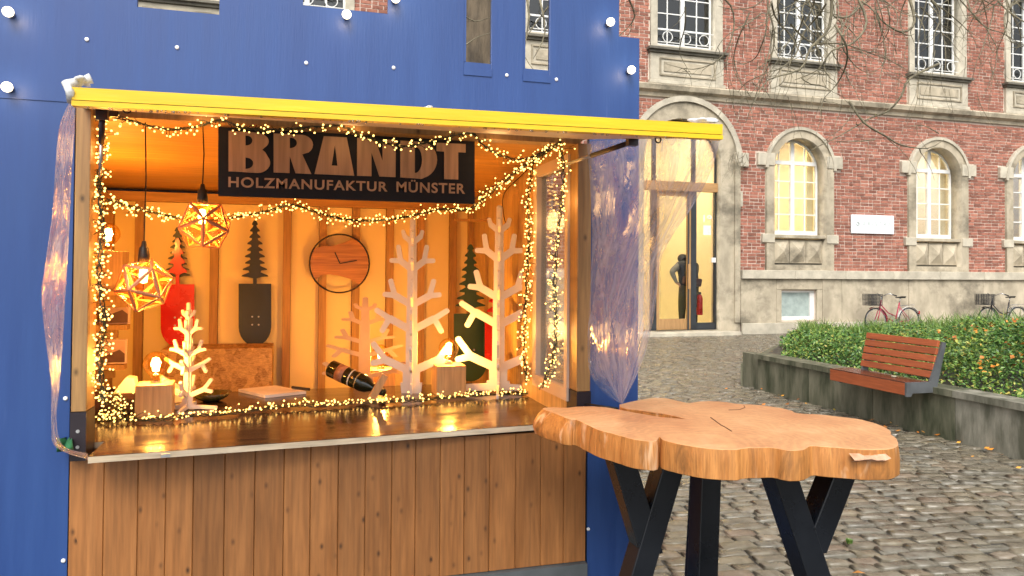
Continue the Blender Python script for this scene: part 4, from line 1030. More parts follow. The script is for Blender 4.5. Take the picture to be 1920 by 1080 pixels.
# fir-tree boards
m_rb = plain('red_gloss_board', (.68, .008, .008), None, .28, bs=0, coat=.4)
m_gb = plain('dark_green_gloss_board', (.006, .008, .003), None, .4, bs=0)
m_gb2 = plain('fir_green_board', (.02, .06, .04), None, .35, bs=0)
def fir_outline(cx_, y0, y1, hw, tiers=9, seed=0, jag=1):
    """picture-measured half outline mirrored, returns px points from the stem up and round"""
    r = random.Random(seed); Rt = []
    for k in range(tiers):
        f = (k + .6) / tiers; yt = y0 + (y1 - y0) * f; wv = hw * (.14 + .86 * f**.8) * (1 if k % 2 or k > tiers - 3 else .88); dy = (y1-y0)/tiers
        Rt += [(wv*.42, yt - dy*.55), (wv*.95, yt - dy*.10), (wv, yt + dy*.10), (wv*.52, yt + dy*.18)]
    Rt = [(0, y0)] + Rt + [(hw*.14, y1)]
    return Rt
def fir_board(cx_, y0, ys, yb0, yb1, hw, hb, y, mat, label, firhw=None, tiers=9, stem=3.5, name='fir_board'):
    Rt = fir_outline(0, y0, ys, firhw or hw, tiers) + [(stem, ys), (stem, yb0)]
    rad = hb; body = [(hb, yb0), (hb, yb1 - rad*1.15)] + [(rad*math.cos(R(a)), yb1 - rad*1.15 + rad*1.15*math.sin(R(a))) for a in range(15, 91, 15)]
    half = Rt + body; px = [(cx_ + a, b) for a, b in half] + [(cx_ - a, b) for a, b in half[::-1]][1:-1]
    P = [Bk(a, b, y) for a, b in px]; c = Bk(cx_, (yb0+yb1)/2, y)
    t = thing(name, label, 'board', (c[0], y, c[1]), 'hanging boards with a cut-out fir tree')
    plate('board', [P], y - .004, y + .004, mat, t)
    b = MB()
    for dx in (-5, 7):
        for dy in (-2, 13): q = Bk(cx_ + dx, (yb0*.45+yb1*.55) + dy, y); b.lathe([(0, -.002), (.0045, -.001), (.0045, 0)], (q[0], y-.004, q[1]), 8, 'y')
    b.build('screw', m_bolt, t); return t
YH = YS - .05
fir_board(478, 413, 522, 532, 648, 26, 30.5, YH, m_gb, 'dark green board with fir tree top hanging left of the round clock')
fir_board(333, 426, 520, 533, 648, 25, 31, YH, m_gb, 'green spiky fir board mostly hidden behind the red one', name='fir_board')
fir_board(333, 446, 516, 533, 650, 19, 31.5, YH - .02, m_rb, 'bright red board with fir tree top behind the upper pendant lamp', tiers=4)
fir_board(882, 458, 578, 588, 715, 29, 31, 1.20, m_gb2, 'fir green board with tree top behind the second tall white tree')
fir_board(938, 500, 590, 600, 700, 27, 29, 1.12, m_rb, 'bright red board partly hidden by the second tall white tree', tiers=5)
# round clock
ck = Bk(637, 494, YH); t = thing('wall_clock', 'round wall clock with metal ring and live-edge wooden slab', 'clock', (ck[0], YH, ck[1]))
rc = (Bk(693, 494, YH)[0] - Bk(581, 494, YH)[0]) / 2
MB().tube([(ck[0] + rc*math.cos(R(a)), YH, ck[1] + rc*math.sin(R(a))) for a in range(0, 360, 8)], .0048, 6, closed=True).build('ring', m_steel, t, smooth=True)
sl = [(-345,-185),(-180,-180),(-60,-190),(50,-220),(150,-265),(225,-225),(290,-185),(335,-100),(352,0),(335,110),(290,190),(240,225),(120,160),(0,130),(-120,115),(-220,125),(-290,180),(-330,110),(-352,0),(-355,-100)]
m_slab = wood('walnut_slab', (.62, .29, .085), (.30, .12, .03), 0, 1.0, .4, island=0)
sl2 = []
for a_0, b_0 in sl:
    q_ = Vector((a_0/352, -b_0/352*1.15)); q_ = q_ * min(1, .975/q_.length); sl2.append((ck[0] + q_.x*rc, ck[1] + q_.y*rc))
plate('wooden_slab', [sl2], YH - .006, YH + .006, m_slab, t)
c_ = Vector((ck[0], YH - .009, ck[1])); u = rc/352
MB().beam(c_, c_ + Vector((-60*u, 0, 135*u)), .003, .006, (0,1,0)).build('hour_hand', m_black, t)
MB().beam(c_ + Vector((0,-.003,0)), c_ + Vector((200*u, -.003, 38*u)), .003, .005, (0,1,0)).build('minute_hand', m_black, t)

# OSB box at the back
m, nt_, b_ = newmat('oriented_strand_board'); vo = nn(nt_, 'ShaderNodeTexVoronoi'); vo.inputs['Scale'].default_value = 26; nt_.links.new(coords(nt_, (1.6, 1, 1), True, False), vo.inputs['Vector'])
cc = mixc(nt_, .5, ramp(nt_, vo.outputs['Color'], [(.2, (.25,.12,.035)), (.8, (.66,.42,.16))]), ramp(nt_, noise(nt_, coords(nt_, (9, 1, 26), True, False), 3, 5, .7, 2.5), [(.38, (.20,.10,.03)), (.6, (.7,.44,.18))])); nt_.links.new(cc, b_.inputs['Base Color']); b_.inputs['Roughness'].default_value = .6; m_osb = m
a = Bk(300, 735, 1.30); b_ = Bk(510, 652, 1.30)
t = thing('strand_board_box', 'low box of orange strand board standing against the back wall', 'box', ((a[0]+b_[0])/2, 1.4, .70))
MB().box(a[0], b_[0], 1.30, 1.318, .70, b_[1]).build('front_board', m_osb, t); MB().box(a[0], b_[0], 1.319, YS - .04, b_[1] - .018, b_[1] - .0005).build('top_board', m_osb, t)
for q_ in (a[0], b_[0] - .018): MB().box(q_, q_ + .018, 1.319, YS - .04, .70, b_[1] - .019).build('side_board', m_osb, t)
# base cabinet behind the counter so that the far wall meets something
MB().box(XI0, XI1 - .022, .952, YS - .035, .66, .70).build('back_bench', m_filmply, stall)
MB().box(XI0, XI1, .93, .948, .3, ZC - .02).build('counter_back_board', m_osb, stall)

# plywood slot trees -------------------------------------------------
def tree_graph(kind):
    N = [(0, 0.0), (0, .06), (0, .124), (0, .36), (0, .506), (0, .71), (0, .865), (0, 1.0)]; E = [(0,1,.125),(1,2,.098),(2,3,.066),(3,4,.062),(4,5,.056),(5,6,.046),(6,7,.034)]
    def arm(n, s, pts, w_):   # pts: fork, then two tips
        f = len(N); N.append((s*pts[0][0], pts[0][1])); E.append((n, f, w_))
        for q in pts[1:]: N.append((s*q[0], q[1])); E.append((f, len(N)-1, w_*.8))
    for s in (-1, 1):
        arm(6, s, [(.048, .905), (.056, .935)], .030)
        arm(5, s, [(.068, .762), (.125, .764), (.082, .847)], .037)
        arm(4, s, [(.100, .562), (.162, .568), (.125, .650)], .040)
        arm(3, s, [(.130, .430), (.206, .478), (.172, .355)], .042)
        arm(2, s, [(.150, .190), (.222, .285), (.226, .170)], .045)
    if kind == 'feet':
        for s in (-1, 1): N.append((s*.27, .018)); E.append((0, len(N)-1, .036))
        N[0] = (0, .03)
    return N, E
def contour(N, E):
    adj = {}; W = {}
    for a, b, w_ in E: adj.setdefault(a, []).append(b); adj.setdefault(b, []).append(a); W[(a,b)] = W[(b,a)] = w_
    def angd(a, b): return math.atan2(N[b][1]-N[a][1], N[b][0]-N[a][0])
    out = []; u, v = E[0][0], E[0][1]; start = (u, v)
    while True:
        # keep left side: next edge = first one clockwise from the reverse direction
        back = angd(v, u); cand = adj[v]
        w2 = min(cand, key=lambda q: ((back - angd(v, q)) % (2*math.pi)) or 2*math.pi) if len(cand) > 1 else u
        d1 = Vector((N[v][0]-N[u][0], N[v][1]-N[u][1])).normalized(); l1 = Vector((-d1.y, d1.x)); p = Vector(N[v])
        wa = W[(u,v)]/2
        if w2 == u and len(cand) == 1: out += [p + l1*wa + d1*0, p - l1*wa + d1*0] if False else [p + l1*wa*.9, p + l1*wa*.45 + d1*wa*.5, p - l1*wa*.45 + d1*wa*.5, p - l1*wa*.9]
        else:
            wb = W[(v,w2)]/2; d2 = Vector((N[w2][0]-N[v][0], N[w2][1]-N[v][1])).normalized(); l2 = Vector((-d2.y, d2.x))
            A = p + l1*wa; B = p + l2*wb; cr = d1.x*d2.y - d1.y*d2.x
            if abs(cr) < .12: out += [A, B]
            else:
                tt = ((B.x-A.x)*d2.y - (B.y-A.y)*d2.x)/cr; I = A + d1*tt
                if abs(tt) > .16: out += [A, B]
                else: out.append(I)
        u, v = v, w2
        if (u, v) == start: break
    return out
def slot_tree(base, H, label, rz=0, kind='', sx=1.0, th=.010, mat=None, second=True, tilt=0):
    mat = mat or m_ntree; t = thing('plywood_tree', label, 'ornament', base, 'slotted plywood trees on the counter')
    N, E = tree_graph(kind); C = contour(N, E)
    for k in range(2 if second else 1):
        a_ = rz + k*math.pi/2 + (R(6) if k else 0); ux = Vector((math.cos(a_), math.sin(a_), 0)); un = Vector((-ux.y, ux.x, 0))
        hz = .0007*k
        m_ = MB(); m_.prism([Vector(base) + ux*(q.x*H*sx) + Vector((0,0,q.y*H*(1-.004*k) + hz)) - un*th/2 for q in C], un*th); m_.build('plywood_cutout', mat, t, recalc=True, bevel=0)
def hpx(p, py_top, px):   # height so that the top reaches a measured row
    return at(px, py_top, y=p.y).z - p.z
p = onc(771, 737); slot_tree(p, hpx(p, 412, 771), 'tall white plywood tree left of the second block lamp, behind the bottle', R(-16))
p = onc(934, 735); slot_tree(p, hpx(p, 388, 934), 'tallest white plywood tree, at the right beside the hatch window', R(-22), 'feet')
p = onc(351, 768); slot_tree(p, hpx(p, 569, 351), 'small white plywood tree between the left block lamp and the paper pad', R(-14), 'feet')
p = at(683, 745, y=.90); m_nt2 = plain('raw_birch_plywood', (.66, .46, .27), (.58, .38, .21), .5, bs=.05)
slot_tree((p.x, .90, ZC), .40, 'raw plywood tree with wide branches at the back, behind the bottle', R(-10), '', 1.95, mat=m_nt2, second=False)
# wine bottle in a slanted holder
t = thing('wine_bottle', 'dark wine bottle lying neck down in a slanted wooden holder', 'bottle', at(640, 700, y=.72))
a = at(619, 690, y=.74); b_ = at(721, 737, y=.60); d = (b_-a); L = d.length; d.normalize()
m_bot = plain('dark_bottle_glass', (.008, .014, .008), None, .06, bs=0); m_lab = plain('black_gold_label', (.03, .03, .035), None, .4, bs=0); m_gold = plain('gold_band', (.55, .42, .2), None, .3, metal=.6, bs=0)
def alathe(prof, mat, name, par, n=18):
    u = d.orthogonal().normalized(); v = d.cross(u); m_ = MB(); vs_ = []
    for r_, h in prof: vs_ += [a + d*h*L + (u*math.cos(2*math.pi*j/n) + v*math.sin(2*math.pi*j/n))*r_ for j in range(n)]
    m_.add(vs_, [(i*n+j, i*n+(j+1) % n, (i+1)*n+(j+1) % n, (i+1)*n+j) for i in range(len(prof)-1) for j in range(n)] + [tuple(range(n))[::-1]] + [tuple((len(prof)-1)*n+j for j in range(n))]); return m_.build(name, mat, par, smooth=True)
RB = .036
alathe([(.001, .01), (RB*.85, 0), (RB, .02), (RB, .60), (RB*.85, .69), (.016, .78), (.0145, .97), (.0155, .98), (.0155, 1.0), (.001, 1.0)], m_bot, 'glass_body', t)
alathe([(RB*1.012, .16), (RB*1.012, .30)], plain('label_picture', (.42, .20, .12), (.12, .05, .03), .5, ns=30, bs=0), 'label', t)
for h in (.40, .52): alathe([(RB*1.012, h), (RB*1.012, h+.018)], m_gold if h > .45 else m_screw, 'label_band', t)
alathe([(.0152, .80), (.0152, .965)], m_lab, 'neck_foil', t)
h_ = thing('bottle_holder', 'slanted light wooden stick holding up the wine bottle', 'holder', onc(700, 748))
q0 = onc(697, 750); q1 = at(722, 703, y=q0.y); MB().beam(q0 + Vector((0,0,.006)), q1, .022, .03, (0,1,0)).build('stick', m_block, h_, bevel=.002)
# paper pad, pen, card, dish, crate
t = thing('paper_pad', 'white paper pad with a dark pen lying on the counter', 'pad', onc(515, 738)); m_paper = plain('white_paper', (.80, .76, .72), None, .7, bs=0)
qs = [onc(447, 735), onc(497, 747), onc(574, 739), onc(516, 728)]; MB().prism([q + Vector((0,0,.001)) for q in qs], (0,0,.012)).build('sheets', m_paper, t, recalc=True)
t2 = thing('pen', 'dark pen lying on the right corner of the paper pad', 'pen', onc(560, 737)); MB().tube([onc(548, 735) + Vector((0,0,.020)), onc(580, 739) + Vector((0,0,.020))], .006, 8).build('barrel', m_lab, t2)
t = thing('paper_card', 'folded white card standing between the block lamp and the small tree', 'card', onc(330, 760))
q = [onc(300, 762) + Vector((0,.04,.001)), onc(345, 757) + Vector((0,.04,.001))]; q2 = [at(298, 700, y=q[0].y+.05), at(346, 728, y=q[1].y+.03)]
MB().prism([q[0], q[1], q2[1], q2[0]], (0, .003, 0)).build('front_leaf', m_paper, t, recalc=True)
t = thing('shallow_dish', 'shallow olive dish beside the small white tree', 'dish', onc(396, 752)); m_ol = plain('olive_glaze', (.07,.065,.02), None, .25, bs=0)
MB().lathe([(.03, 0.001), (.055, .012), (.078, .034), (.074, .034), (.05, .016), (.0, .008)], onc(396, 752), 20, caps=False).build('bowl', m_ol, t, smooth=True)
t = thing('small_crate', 'small dark crate with a wooden wedge behind the heap of fairy lights', 'crate', onc(212, 775)); c_ = onc(212, 775)
m_dkw = wood('dark_wood', (.10,.04,.03), (.05,.02,.015), 0, 1, .5, island=0)
cr = MB(); cr.box(c_.x-.11, c_.x+.11, c_.y, c_.y+.012, ZC+.001, ZC+.07); cr.box(c_.x-.11, c_.x+.11, c_.y+.128, c_.y+.14, ZC+.001, ZC+.07); cr.box(c_.x-.11, c_.x-.098, c_.y+.013, c_.y+.127, ZC+.001, ZC+.07); cr.box(c_.x+.098, c_.x+.11, c_.y+.013, c_.y+.127, ZC+.001, ZC+.07); cr.box(c_.x-.097, c_.x+.097, c_.y+.013, c_.y+.127, ZC+.001, ZC+.01); cr.build('crate_sides', m_dkw, t)
wd_ = MB(); wd_.prism([(c_.x-.05, c_.y+.03, ZC+.012), (c_.x+.08, c_.y+.03, ZC+.012), (c_.x+.06, c_.y+.03, ZC+.12), (c_.x+.035, c_.y+.03, ZC+.125)], (0, .06, 0)); t3 = thing('wooden_wedge', 'pale wooden wedge sticking out of the small dark crate', 'wedge', (c_.x, c_.y+.05, ZC+.012)); wd_.build('wedge', m_ntree, t3, recalc=True)
# framed prints on ledges, left wall
m_print = plain('pale_pink_print', (.66, .42, .32), None, .5, bs=0); m_prd = plain('dark_landscape_print', (.14, .07, .055), (.08,.04,.035), .5, ns=14, bs=0)
for i, (x0, x1, y0, y1, lb) in enumerate(((186, 244, 561, 608, 'upper framed landscape print on a narrow ledge left of the lower pendant'), (184, 238, 636, 683, 'lower framed landscape print on a narrow ledge above the crate'))):
    y = .92; a = Bk(x0, y1, y); b_ = Bk(x1, y0, y); t = thing('framed_print', lb, 'picture', ((a[0]+b_[0])/2, y, a[1]), 'framed prints on ledges')
    MB().box(a[0], b_[0], y, y+.012, a[1], b_[1]).build('print_frame', m_nt2 if False else plain('pinkish_frame', (.78,.58,.46), None, .5, bs=0), t, bevel=.002)
    MB().box(a[0]+.006, b_[0]-.006, y-.002, y-.0005, a[1]+.006, b_[1]-.006).build('print', m_print, t)
    pw_ = b_[0]-a[0]; mt = MB(); z0 = a[1]+.006
    mt.prism([(a[0]+.007, y-.0035, z0), (b_[0]-.007, y-.0035, z0), (b_[0]-.007, y-.0035, z0+.035), (a[0]+pw_*.75, y-.0035, z0+.052), (a[0]+pw_*.5, y-.0035, z0+.040), (a[0]+pw_*.3, y-.0035, z0+.030), (a[0]+.007, y-.0035, z0+.026)], (0, .001, 0)); mt.build('print_motif', m_prd, t, recalc=True)
    lg_ = thing('picture_ledge', ('upper' if i == 0 else 'lower') + ' narrow wooden ledge carrying a framed print', 'ledge', ((a[0]+b_[0])/2, y, a[1]-.02), 'picture ledges'); MB().box(XI0+.013, b_[0]-.004, y-.03, y+.03, a[1]-.022, a[1]-.001).build('ledge_board', m_batten, lg_)
    MB().box(XI0+.013, b_[0]-.05, y+.03, y+.045, a[1]-.06, b_[1]+.0).build('back_board', m_batten, lg_)
# cables
t = thing('black_cable', 'thin black cable lying over the right end of the counter', 'cable', onc(1060, 752))
MB().tube(spline([at(1000, 716, y=.42), onc(1015, 733) + Vector((0,0,.006)), onc(1060, 748) + Vector((0,0,.006)), at(1100, 757, y=-.06), at(1160, 766, y=-.16)], 6), .0035, 6).build('cable', m_black, t, smooth=True)
t = thing('wall_cable', 'thin cable running up the right inner wall to the ceiling', 'cable', at(945, 410, y=.9))
MB().tube(spline([at(952, 430, x=XI1-.006), at(944, 400, x=XI1-.006), at(946, 362, x=XI1-.006), at(985, 322, x=XI1-.006), at(1012, 290, x=XI1-.006)], 6), .0022, 5).build('cable', m_steel, t)
t = thing('green_cloth', 'scrap of green cloth beside the left steel shoe behind the plastic', 'cloth', at(120, 835, y=-.1))
g_ = MB(); rr = random.Random(2)
P = [[at(106 + i*7.5, 822 + j*8 + rr.uniform(-1.5, 1.5), y=-.03 - .035*math.sin(i*1.7 + j) - .02*j) for i in range(5)] for j in range(4)]
g_.add([q for row_ in P for q in row_], [(j*5+i, j*5+i+1, j*5+i+6, j*5+i+5) for j in range(3) for i in range(4)]); go = g_.build('cloth', plain('green_felt', (.02,.16,.06), None, .9, bs=.3), t, smooth=True)
md = go.modifiers.new('thickness', 'SOLIDIFY'); md.thickness = .003

# ------------------------------------------------------------------ fairy lights
m_led = emit('warm_led', (1.0, .60, .15), 2.5, 'NONE')
m_wire = plain('dark_green_wire', (.02, .028, .014), None, .5, bs=0)
def garland(label, pts, n, spread, seed, led=.0031, wires=2, flat=0, group='fairy light garlands in the hatch', glow=0, per=10):
    r = random.Random(seed); sp = spline(pts, per); t = thing('fairy_lights', label, 'fairy lights', sp[0], group)
    w_ = MB()
    for k in range(wires):
        pp = [q + Vector((math.cos(i*.9 + k*3.1), math.sin(i*.9 + k*3.1), math.cos(i*1.1 + k*2)*.6)) * (spread*.22) + Vector((r.gauss(0,1), r.gauss(0,1)*.5, r.gauss(0,1)))*spread*.06 for i, q in enumerate(sp)]
        w_.tube(pp, .0017, 4)
    L = MB()
    seg = [0]; 
    for i in range(len(sp)-1): seg.append(seg[-1] + (sp[i+1]-sp[i]).length)
    for i in range(n):
        s_ = (i + r.random())/n * seg[-1]; k = max(j for j in range(len(seg)) if seg[j] <= s_ or j == 0); k = min(k, len(sp)-2)
        f = (s_-seg[k])/max(seg[k+1]-seg[k], 1e-6); q = sp[k].lerp(sp[k+1], f)
        o_ = Vector((r.gauss(0,.55), r.gauss(0,.4), r.gauss(0,.55)))*spread
        if flat: o_.z = abs(o_.z)*.55; q = Vector((q.x, q.y, max(q.z, ZC + .006)))
        w_.tube([q, q + o_*.5 + Vector((0,0,.003)), q + o_*.93], .0011, 3, caps=False)
        L.ball(q + o_, led * r.uniform(.8, 1.25), 0)
    w_.build('wire', m_wire, t); L.build('light_bead', m_led, t, kind='stuff', smooth=True)
    if glow:
        for k in range(glow): warm_point2(sp[int((k+.5)/glow*(len(sp)-1))] + Vector((0, -.02, 0)), .16, t)
    return t
def warm_point2(c, e, par):
    o = warm_point(c, e, par, .04); o.data.color = (1.0, .56, .20); o.name = 'bead_glow'
def Y(l, y): return [at(a, b, y=(y if not hasattr(y, '__len__') else y[0] + (y[1]-y[0])*i/(len(l)-1))) for i, (a, b) in enumerate(l)]
garland('fairy light garland swagged along the top of the hatch and over the lettering', Y([(205,215),(262,232),(320,243),(375,236),(412,226),(450,238),(500,243),(548,242),(590,238),(640,236),(672,252),(720,268),(765,274),(820,262),(882,250),(902,268),(935,290),(980,299),(1030,280),(1052,264)], -.02), 250, .021, 1, glow=3, wires=3)
garland('fairy light garland swagging across in front of the back wall', Y([(205,375),(250,388),(330,408),(385,413)], (.02,.42)) + Y([(440,408),(500,396),(545,384),(600,400),(650,412),(700,414),(760,407),(830,392),(880,392)], (.5,.45)) + Y([(925,356),(975,318),(1052,266)], (.30,.0)), 460, .021, 2, led=.0033, wires=4, glow=4)
garland('thick vertical bundle of fairy lights on the left post', Y([(188,206),(192,280),(186,340),(192,430),(186,520),(195,600),(188,680),(196,760)], .0), 320, .027, 3, wires=4, glow=3)
garland('fairy lights hanging down along the window at the right post', Y([(1052,266),(1056,330),(1050,400),(1044,470),(1040,540),(1042,610),(1038,665),(1015,728)], (-.02,.12)), 210, .024, 4, wires=3, glow=2)
garland('fairy lights hanging down in front of the right inner wall', Y([(1000,305),(990,380),(992,450),(988,520),(985,590),(982,650),(988,715)], .40), 200, .026, 5, wires=3, led=.0036, glow=2)
garland('fairy light garland lying along the counter', [onc(a, b) + Vector((0,0,.012)) for a, b in [(182,786),(205,796),(240,792),(268,793),(320,792),(370,785),(420,782),(480,775),(540,768),(600,766),(660,762),(720,760),(780,756),(850,750),(920,746),(1005,742)]], 330, .038, 6, flat=1, wires=3, glow=0)
garland('heap of fairy lights at the left end of the counter', [onc(a, b) + Vector((0,0,h)) for a, b, h in [(182,792,.01),(232,786,.02),(200,775,.05),(190,780,.08),(236,778,.05),(200,788,.02)]], 95, .036, 7, flat=0, wires=3)

# ------------------------------------------------------------------ clear plastic curtains
m_plas = glassy('clear_rain_sheet', (.95, .95, .98), .22, .0, .08, .4, 8, (.68, .68, .80), .30, (1.6, 1.6, .8), True)
m_plas2 = glassy('crumpled_clear_sheet', (.92, .92, .95), .35, .02, .14, .6, 14, (.70, .68, .80), .26, (1, 1, 1), True)
def interp(l, t):
    f = t*(len(l)-1); i = min(int(f), len(l)-2); f -= i; return tuple(a + (b-a)*f for a, b in zip(l[i], l[i+1]))
def sheet(name, Lp, Rp, yl, yr, nu, nv, amp, mat, parent, seed=0, bulge=0):
    Ls, Rs = [ (v.x, v.y) for v in spline([(a, b, 0) for a, b in Lp], 6)], [(v.x, v.y) for v in spline([(a, b, 0) for a, b in Rp], 6)]
    V = []
    for j in range(nv+1):
        t = j/nv; l = interp(Ls, t); r_ = interp(Rs, t)
        for i in range(nu+1):
            s = i/nu; px = l[0] + (r_[0]-l[0])*s; py = l[1] + (r_[1]-l[1])*s
            y = yl + (yr-yl)*s
            ph = seed + s*9
            wv = amp*(math.sin(ph + t*4) + .6*math.sin(ph*2.3 - t*9 + 1) + .35*math.sin(s*23 + t*15 + seed)) * (.35 + .65*t)
            V.append(at(px, py, y=y + wv + bulge*math.sin(math.pi*s)*t))
    F = [(j*(nu+1)+i, j*(nu+1)+i+1, (j+1)*(nu+1)+i+1, (j+1)*(nu+1)+i) for j in range(nv) for i in range(nu)]
    return MB().add(V, F).build(name, mat, parent, smooth=True)
t = thing('plastic_curtain', 'clear plastic rain curtain gathered at the left end of the yellow flap', 'curtain', at(120, 190, y=-.8), 'clear plastic rain sheets on the flap')
sheet('sheet', [(132,188),(112,235),(104,310),(98,400),(84,500),(78,560),(86,640),(96,720),(96,790),(104,838),(165,862)], [(143,188),(140,240),(134,330),(130,430),(124,530),(119,620),(114,690),(110,740),(106,790),(118,835),(165,850)], -.80, -.42, 14, 70, .022, m_plas2, t, 1)
t = thing('plastic_curtain', 'clear plastic rain curtain at the right end of the flap, tapering to a point', 'curtain', at(1250, 262, y=-.4), 'clear plastic rain sheets on the flap')
sheet('sheet', [(1100,264),(1106,340),(1110,430),(1108,520),(1103,600),(1102,660),(1108,705),(1135,738),(1162,756)], [(1352,254),(1334,320),(1300,385),(1262,440),(1238,490),(1232,545),(1222,615),(1200,690),(1168,757)], -.06, -.80, 36, 70, .018, m_plas, t, 3)
m_bun = plain('milky_plastic', (.78, .78, .76), (.6, .6, .6), .2, ns=20, bs=.6, bsc=60)
for k, (px, py, w_, h, lb) in enumerate(((150, 153, 20, 10, 'knotted milky plastic bow on the left end of the flap'), (803, 203, 13, 5, 'small crumpled plastic knot on top of the flap by the slots'), (1318, 226, 44, 8, 'crumpled milky plastic on top of the right end of the flap'))):
    c = at(px, py, y=fyl + .03); r = random.Random(k+4); t = thing('plastic_bunch', lb, 'plastic', c, 'milky plastic bunches on the flap'); m_ = MB(); v, f = ICO[2]; pxm = 1/FPX*1.6
    nz = [Vector((r.uniform(-1,1), r.uniform(-1,1), r.uniform(-1,1))) for _ in range(10)]
    vv = []
    for q in v:
        q = Vector(q); g_ = 1 + .22*sum(math.sin(5*q.dot(n_)+i) for i, n_ in enumerate(nz))/2.2
        vv.append(c + Vector((q.x*w_*pxm*.62*g_, q.y*.02*g_, q.z*h*pxm*.8*g_)))
    m_.add(vv, f)
    if k == 0: m_.tube([c, c + Vector((-.018,-.02,-.012)), at(131, 172, y=-.82), at(134, 190, y=-.80)], [.009,.010,.008,.009], 7); m_.tube([c, c + Vector((.02,0,.008))], [.006,.011], 6)
    m_.build('plastic_lump', m_bun, t, smooth=True)

# ================================================================== TRUNK-SLAB TABLE
ZT_ = 1.10
def TC(a, b): return at(980 + a/2.6667, 730 + b/2.6667, z=ZT_)
top_px = [(485,76),(520,66),(560,57),(640,43),(700,42),(740,48),(790,60),(830,68),(880,60),(930,58),(1000,62),(1060,70),(1100,74),(1200,80),(1290,93),(1350,108),(1380,120),(1480,125),(1600,138),(1700,152),(1780,175),(1830,198),(1842,212),(1838,222),(1865,240),(1876,262),(1872,282),(1840,296),(1800,299),(1700,300),(1600,292),(1500,284),(1450,281),(1432,284),(1400,300),(1340,304),(1290,297),(1250,290),(1180,290),(1110,293),(1070,300),(1020,300),(960,297),(900,291),(800,275),(740,262),(700,250),(684,236),(668,254),(640,258),(560,249),(470,225),(380,200),(320,174),(290,158),(262,148),(238,146),(205,134),(170,118),(130,104),(108,96),(118,90),(150,89),(210,92),(270,86),(350,84),(420,90),(480,101),(560,117),(690,139),(820,149),(760,133),(690,119),(600,106),(520,97),(487,88)]
cen = TC(950, 190)
_main = top_px[:66]; _rs = spline([Vector((a, b, 0)) for a, b in _main], 3)
_jit = random.Random(3)
top_px = [(v.x + _jit.uniform(-2, 2), v.y + _jit.uniform(-.5, .5)) for v in _rs] + top_px[66:]
top3 = [TC(*q) for q in top_px]; NCR = len(_rs); LI = min(range(NCR), key=lambda i: abs(top_px[i][0]-112) + abs(top_px[i][1]-95))
slab_t = thing('slab_table', 'bar table with lobed sawn trunk slab top and black steel Y legs', 'table', (cen.x, cen.y, 0))
NT = len(top3)
m_, nt_, b_ = newmat('sawn_trunk_face')
tc = nt_.nodes.new('ShaderNodeTexCoord'); mp = nt_.nodes.new('ShaderNodeMapping'); mp.inputs['Location'].default_value = (-.0, 0, 0); mp.inputs['Scale'].default_value = (1, 1, .15); nt_.links.new(tc.outputs['Object'], mp.inputs['Vector'])
nz1 = nn(nt_, 'ShaderNodeTexNoise'); nz1.inputs['Scale'].default_value = 5; nz1.inputs['Detail'].default_value = 3; nt_.links.new(mp.outputs[0], nz1.inputs['Vector'])
vm = nn(nt_, 'ShaderNodeVectorMath', operation='MULTIPLY_ADD'); vm.inputs[1].default_value = (.26, .26, 0); nt_.links.new(nz1.outputs['Color'], vm.inputs[0]); nt_.links.new(mp.outputs[0], vm.inputs[2])
ln = nn(nt_, 'ShaderNodeVectorMath', operation='LENGTH'); nt_.links.new(vm.outputs[0], ln.inputs[0])
wv = nn(nt_, 'ShaderNodeMath', operation='MULTIPLY'); wv.inputs[1].default_value = 260; nt_.links.new(ln.outputs['Value'], wv.inputs[0]); sn = nn(nt_, 'ShaderNodeMath', operation='SINE'); nt_.links.new(wv.outputs[0], sn.inputs[0])
fine = noise(nt_, coords(nt_, (1, 1, 1), True, False), 70, 5, .7); big = noise(nt_, coords(nt_, (1, 1, 1), True, False), 5, 4)
cc = ramp(nt_, big, [(.3, (.56, .25, .105)), (.55, (.70, .36, .16)), (.7, (.78, .46, .23))])
cc = mixc(nt_, .24, cc, ramp(nt_, sn.outputs[0], [(0, .55), (1, 1.0)]), 'MULTIPLY'); cc = mixc(nt_, .45, cc, ramp(nt_, fine, [(.3, .6), (.7, 1.05)]), 'MULTIPLY')
nt_.links.new(cc, b_.inputs['Base Color']); b_.inputs['Roughness'].default_value = .55; bump(nt_, b_, fine, .35, .002); m_top = m_
m_side = wood('debarked_trunk_side', (.64, .28, .075), (.38, .14, .03), 2, 1.6, .5, island=0, bs=.9)
_nt = m_side.node_tree; _b = _nt.nodes['Principled BSDF']; _src = _b.inputs['Base Color'].links[0].from_socket
_p1 = ramp(_nt, noise(_nt, coords(_nt, (9, 9, 2.2), True, False), 1.3, 5, .65, 1.5), [(.55, 0.0), (.68, .8)]); _c1 = mixc(_nt, _p1, _src, (.17, .075, .022))
_p2 = ramp(_nt, noise(_nt, coords(_nt, (14, 14, 2.5), True, False), 1.1, 4, .6, 1.0), [(.60, 0.0), (.70, .7)]); _c2 = mixc(_nt, _p2, _c1, (.80, .55, .34)); _nt.links.new(_c2, _b.inputs['Base Color'])
SGN = 1 if sum(top3[i].x*top3[(i+1) % NT].y - top3[(i+1) % NT].x*top3[i].y for i in range(NT)) > 0 else -1
layers = []
r = random.Random(5)
out_n = []
for i in range(NT):
    a, b2 = top3[i-1], top3[(i+1) % NT]; tdir = (b2 - a); tdir.z = 0; tdir.normalize(); nrm_ = Vector((tdir.y, -tdir.x, 0))
    nrm_ = nrm_ * SGN
    out_n.append(nrm_)
TH = .074
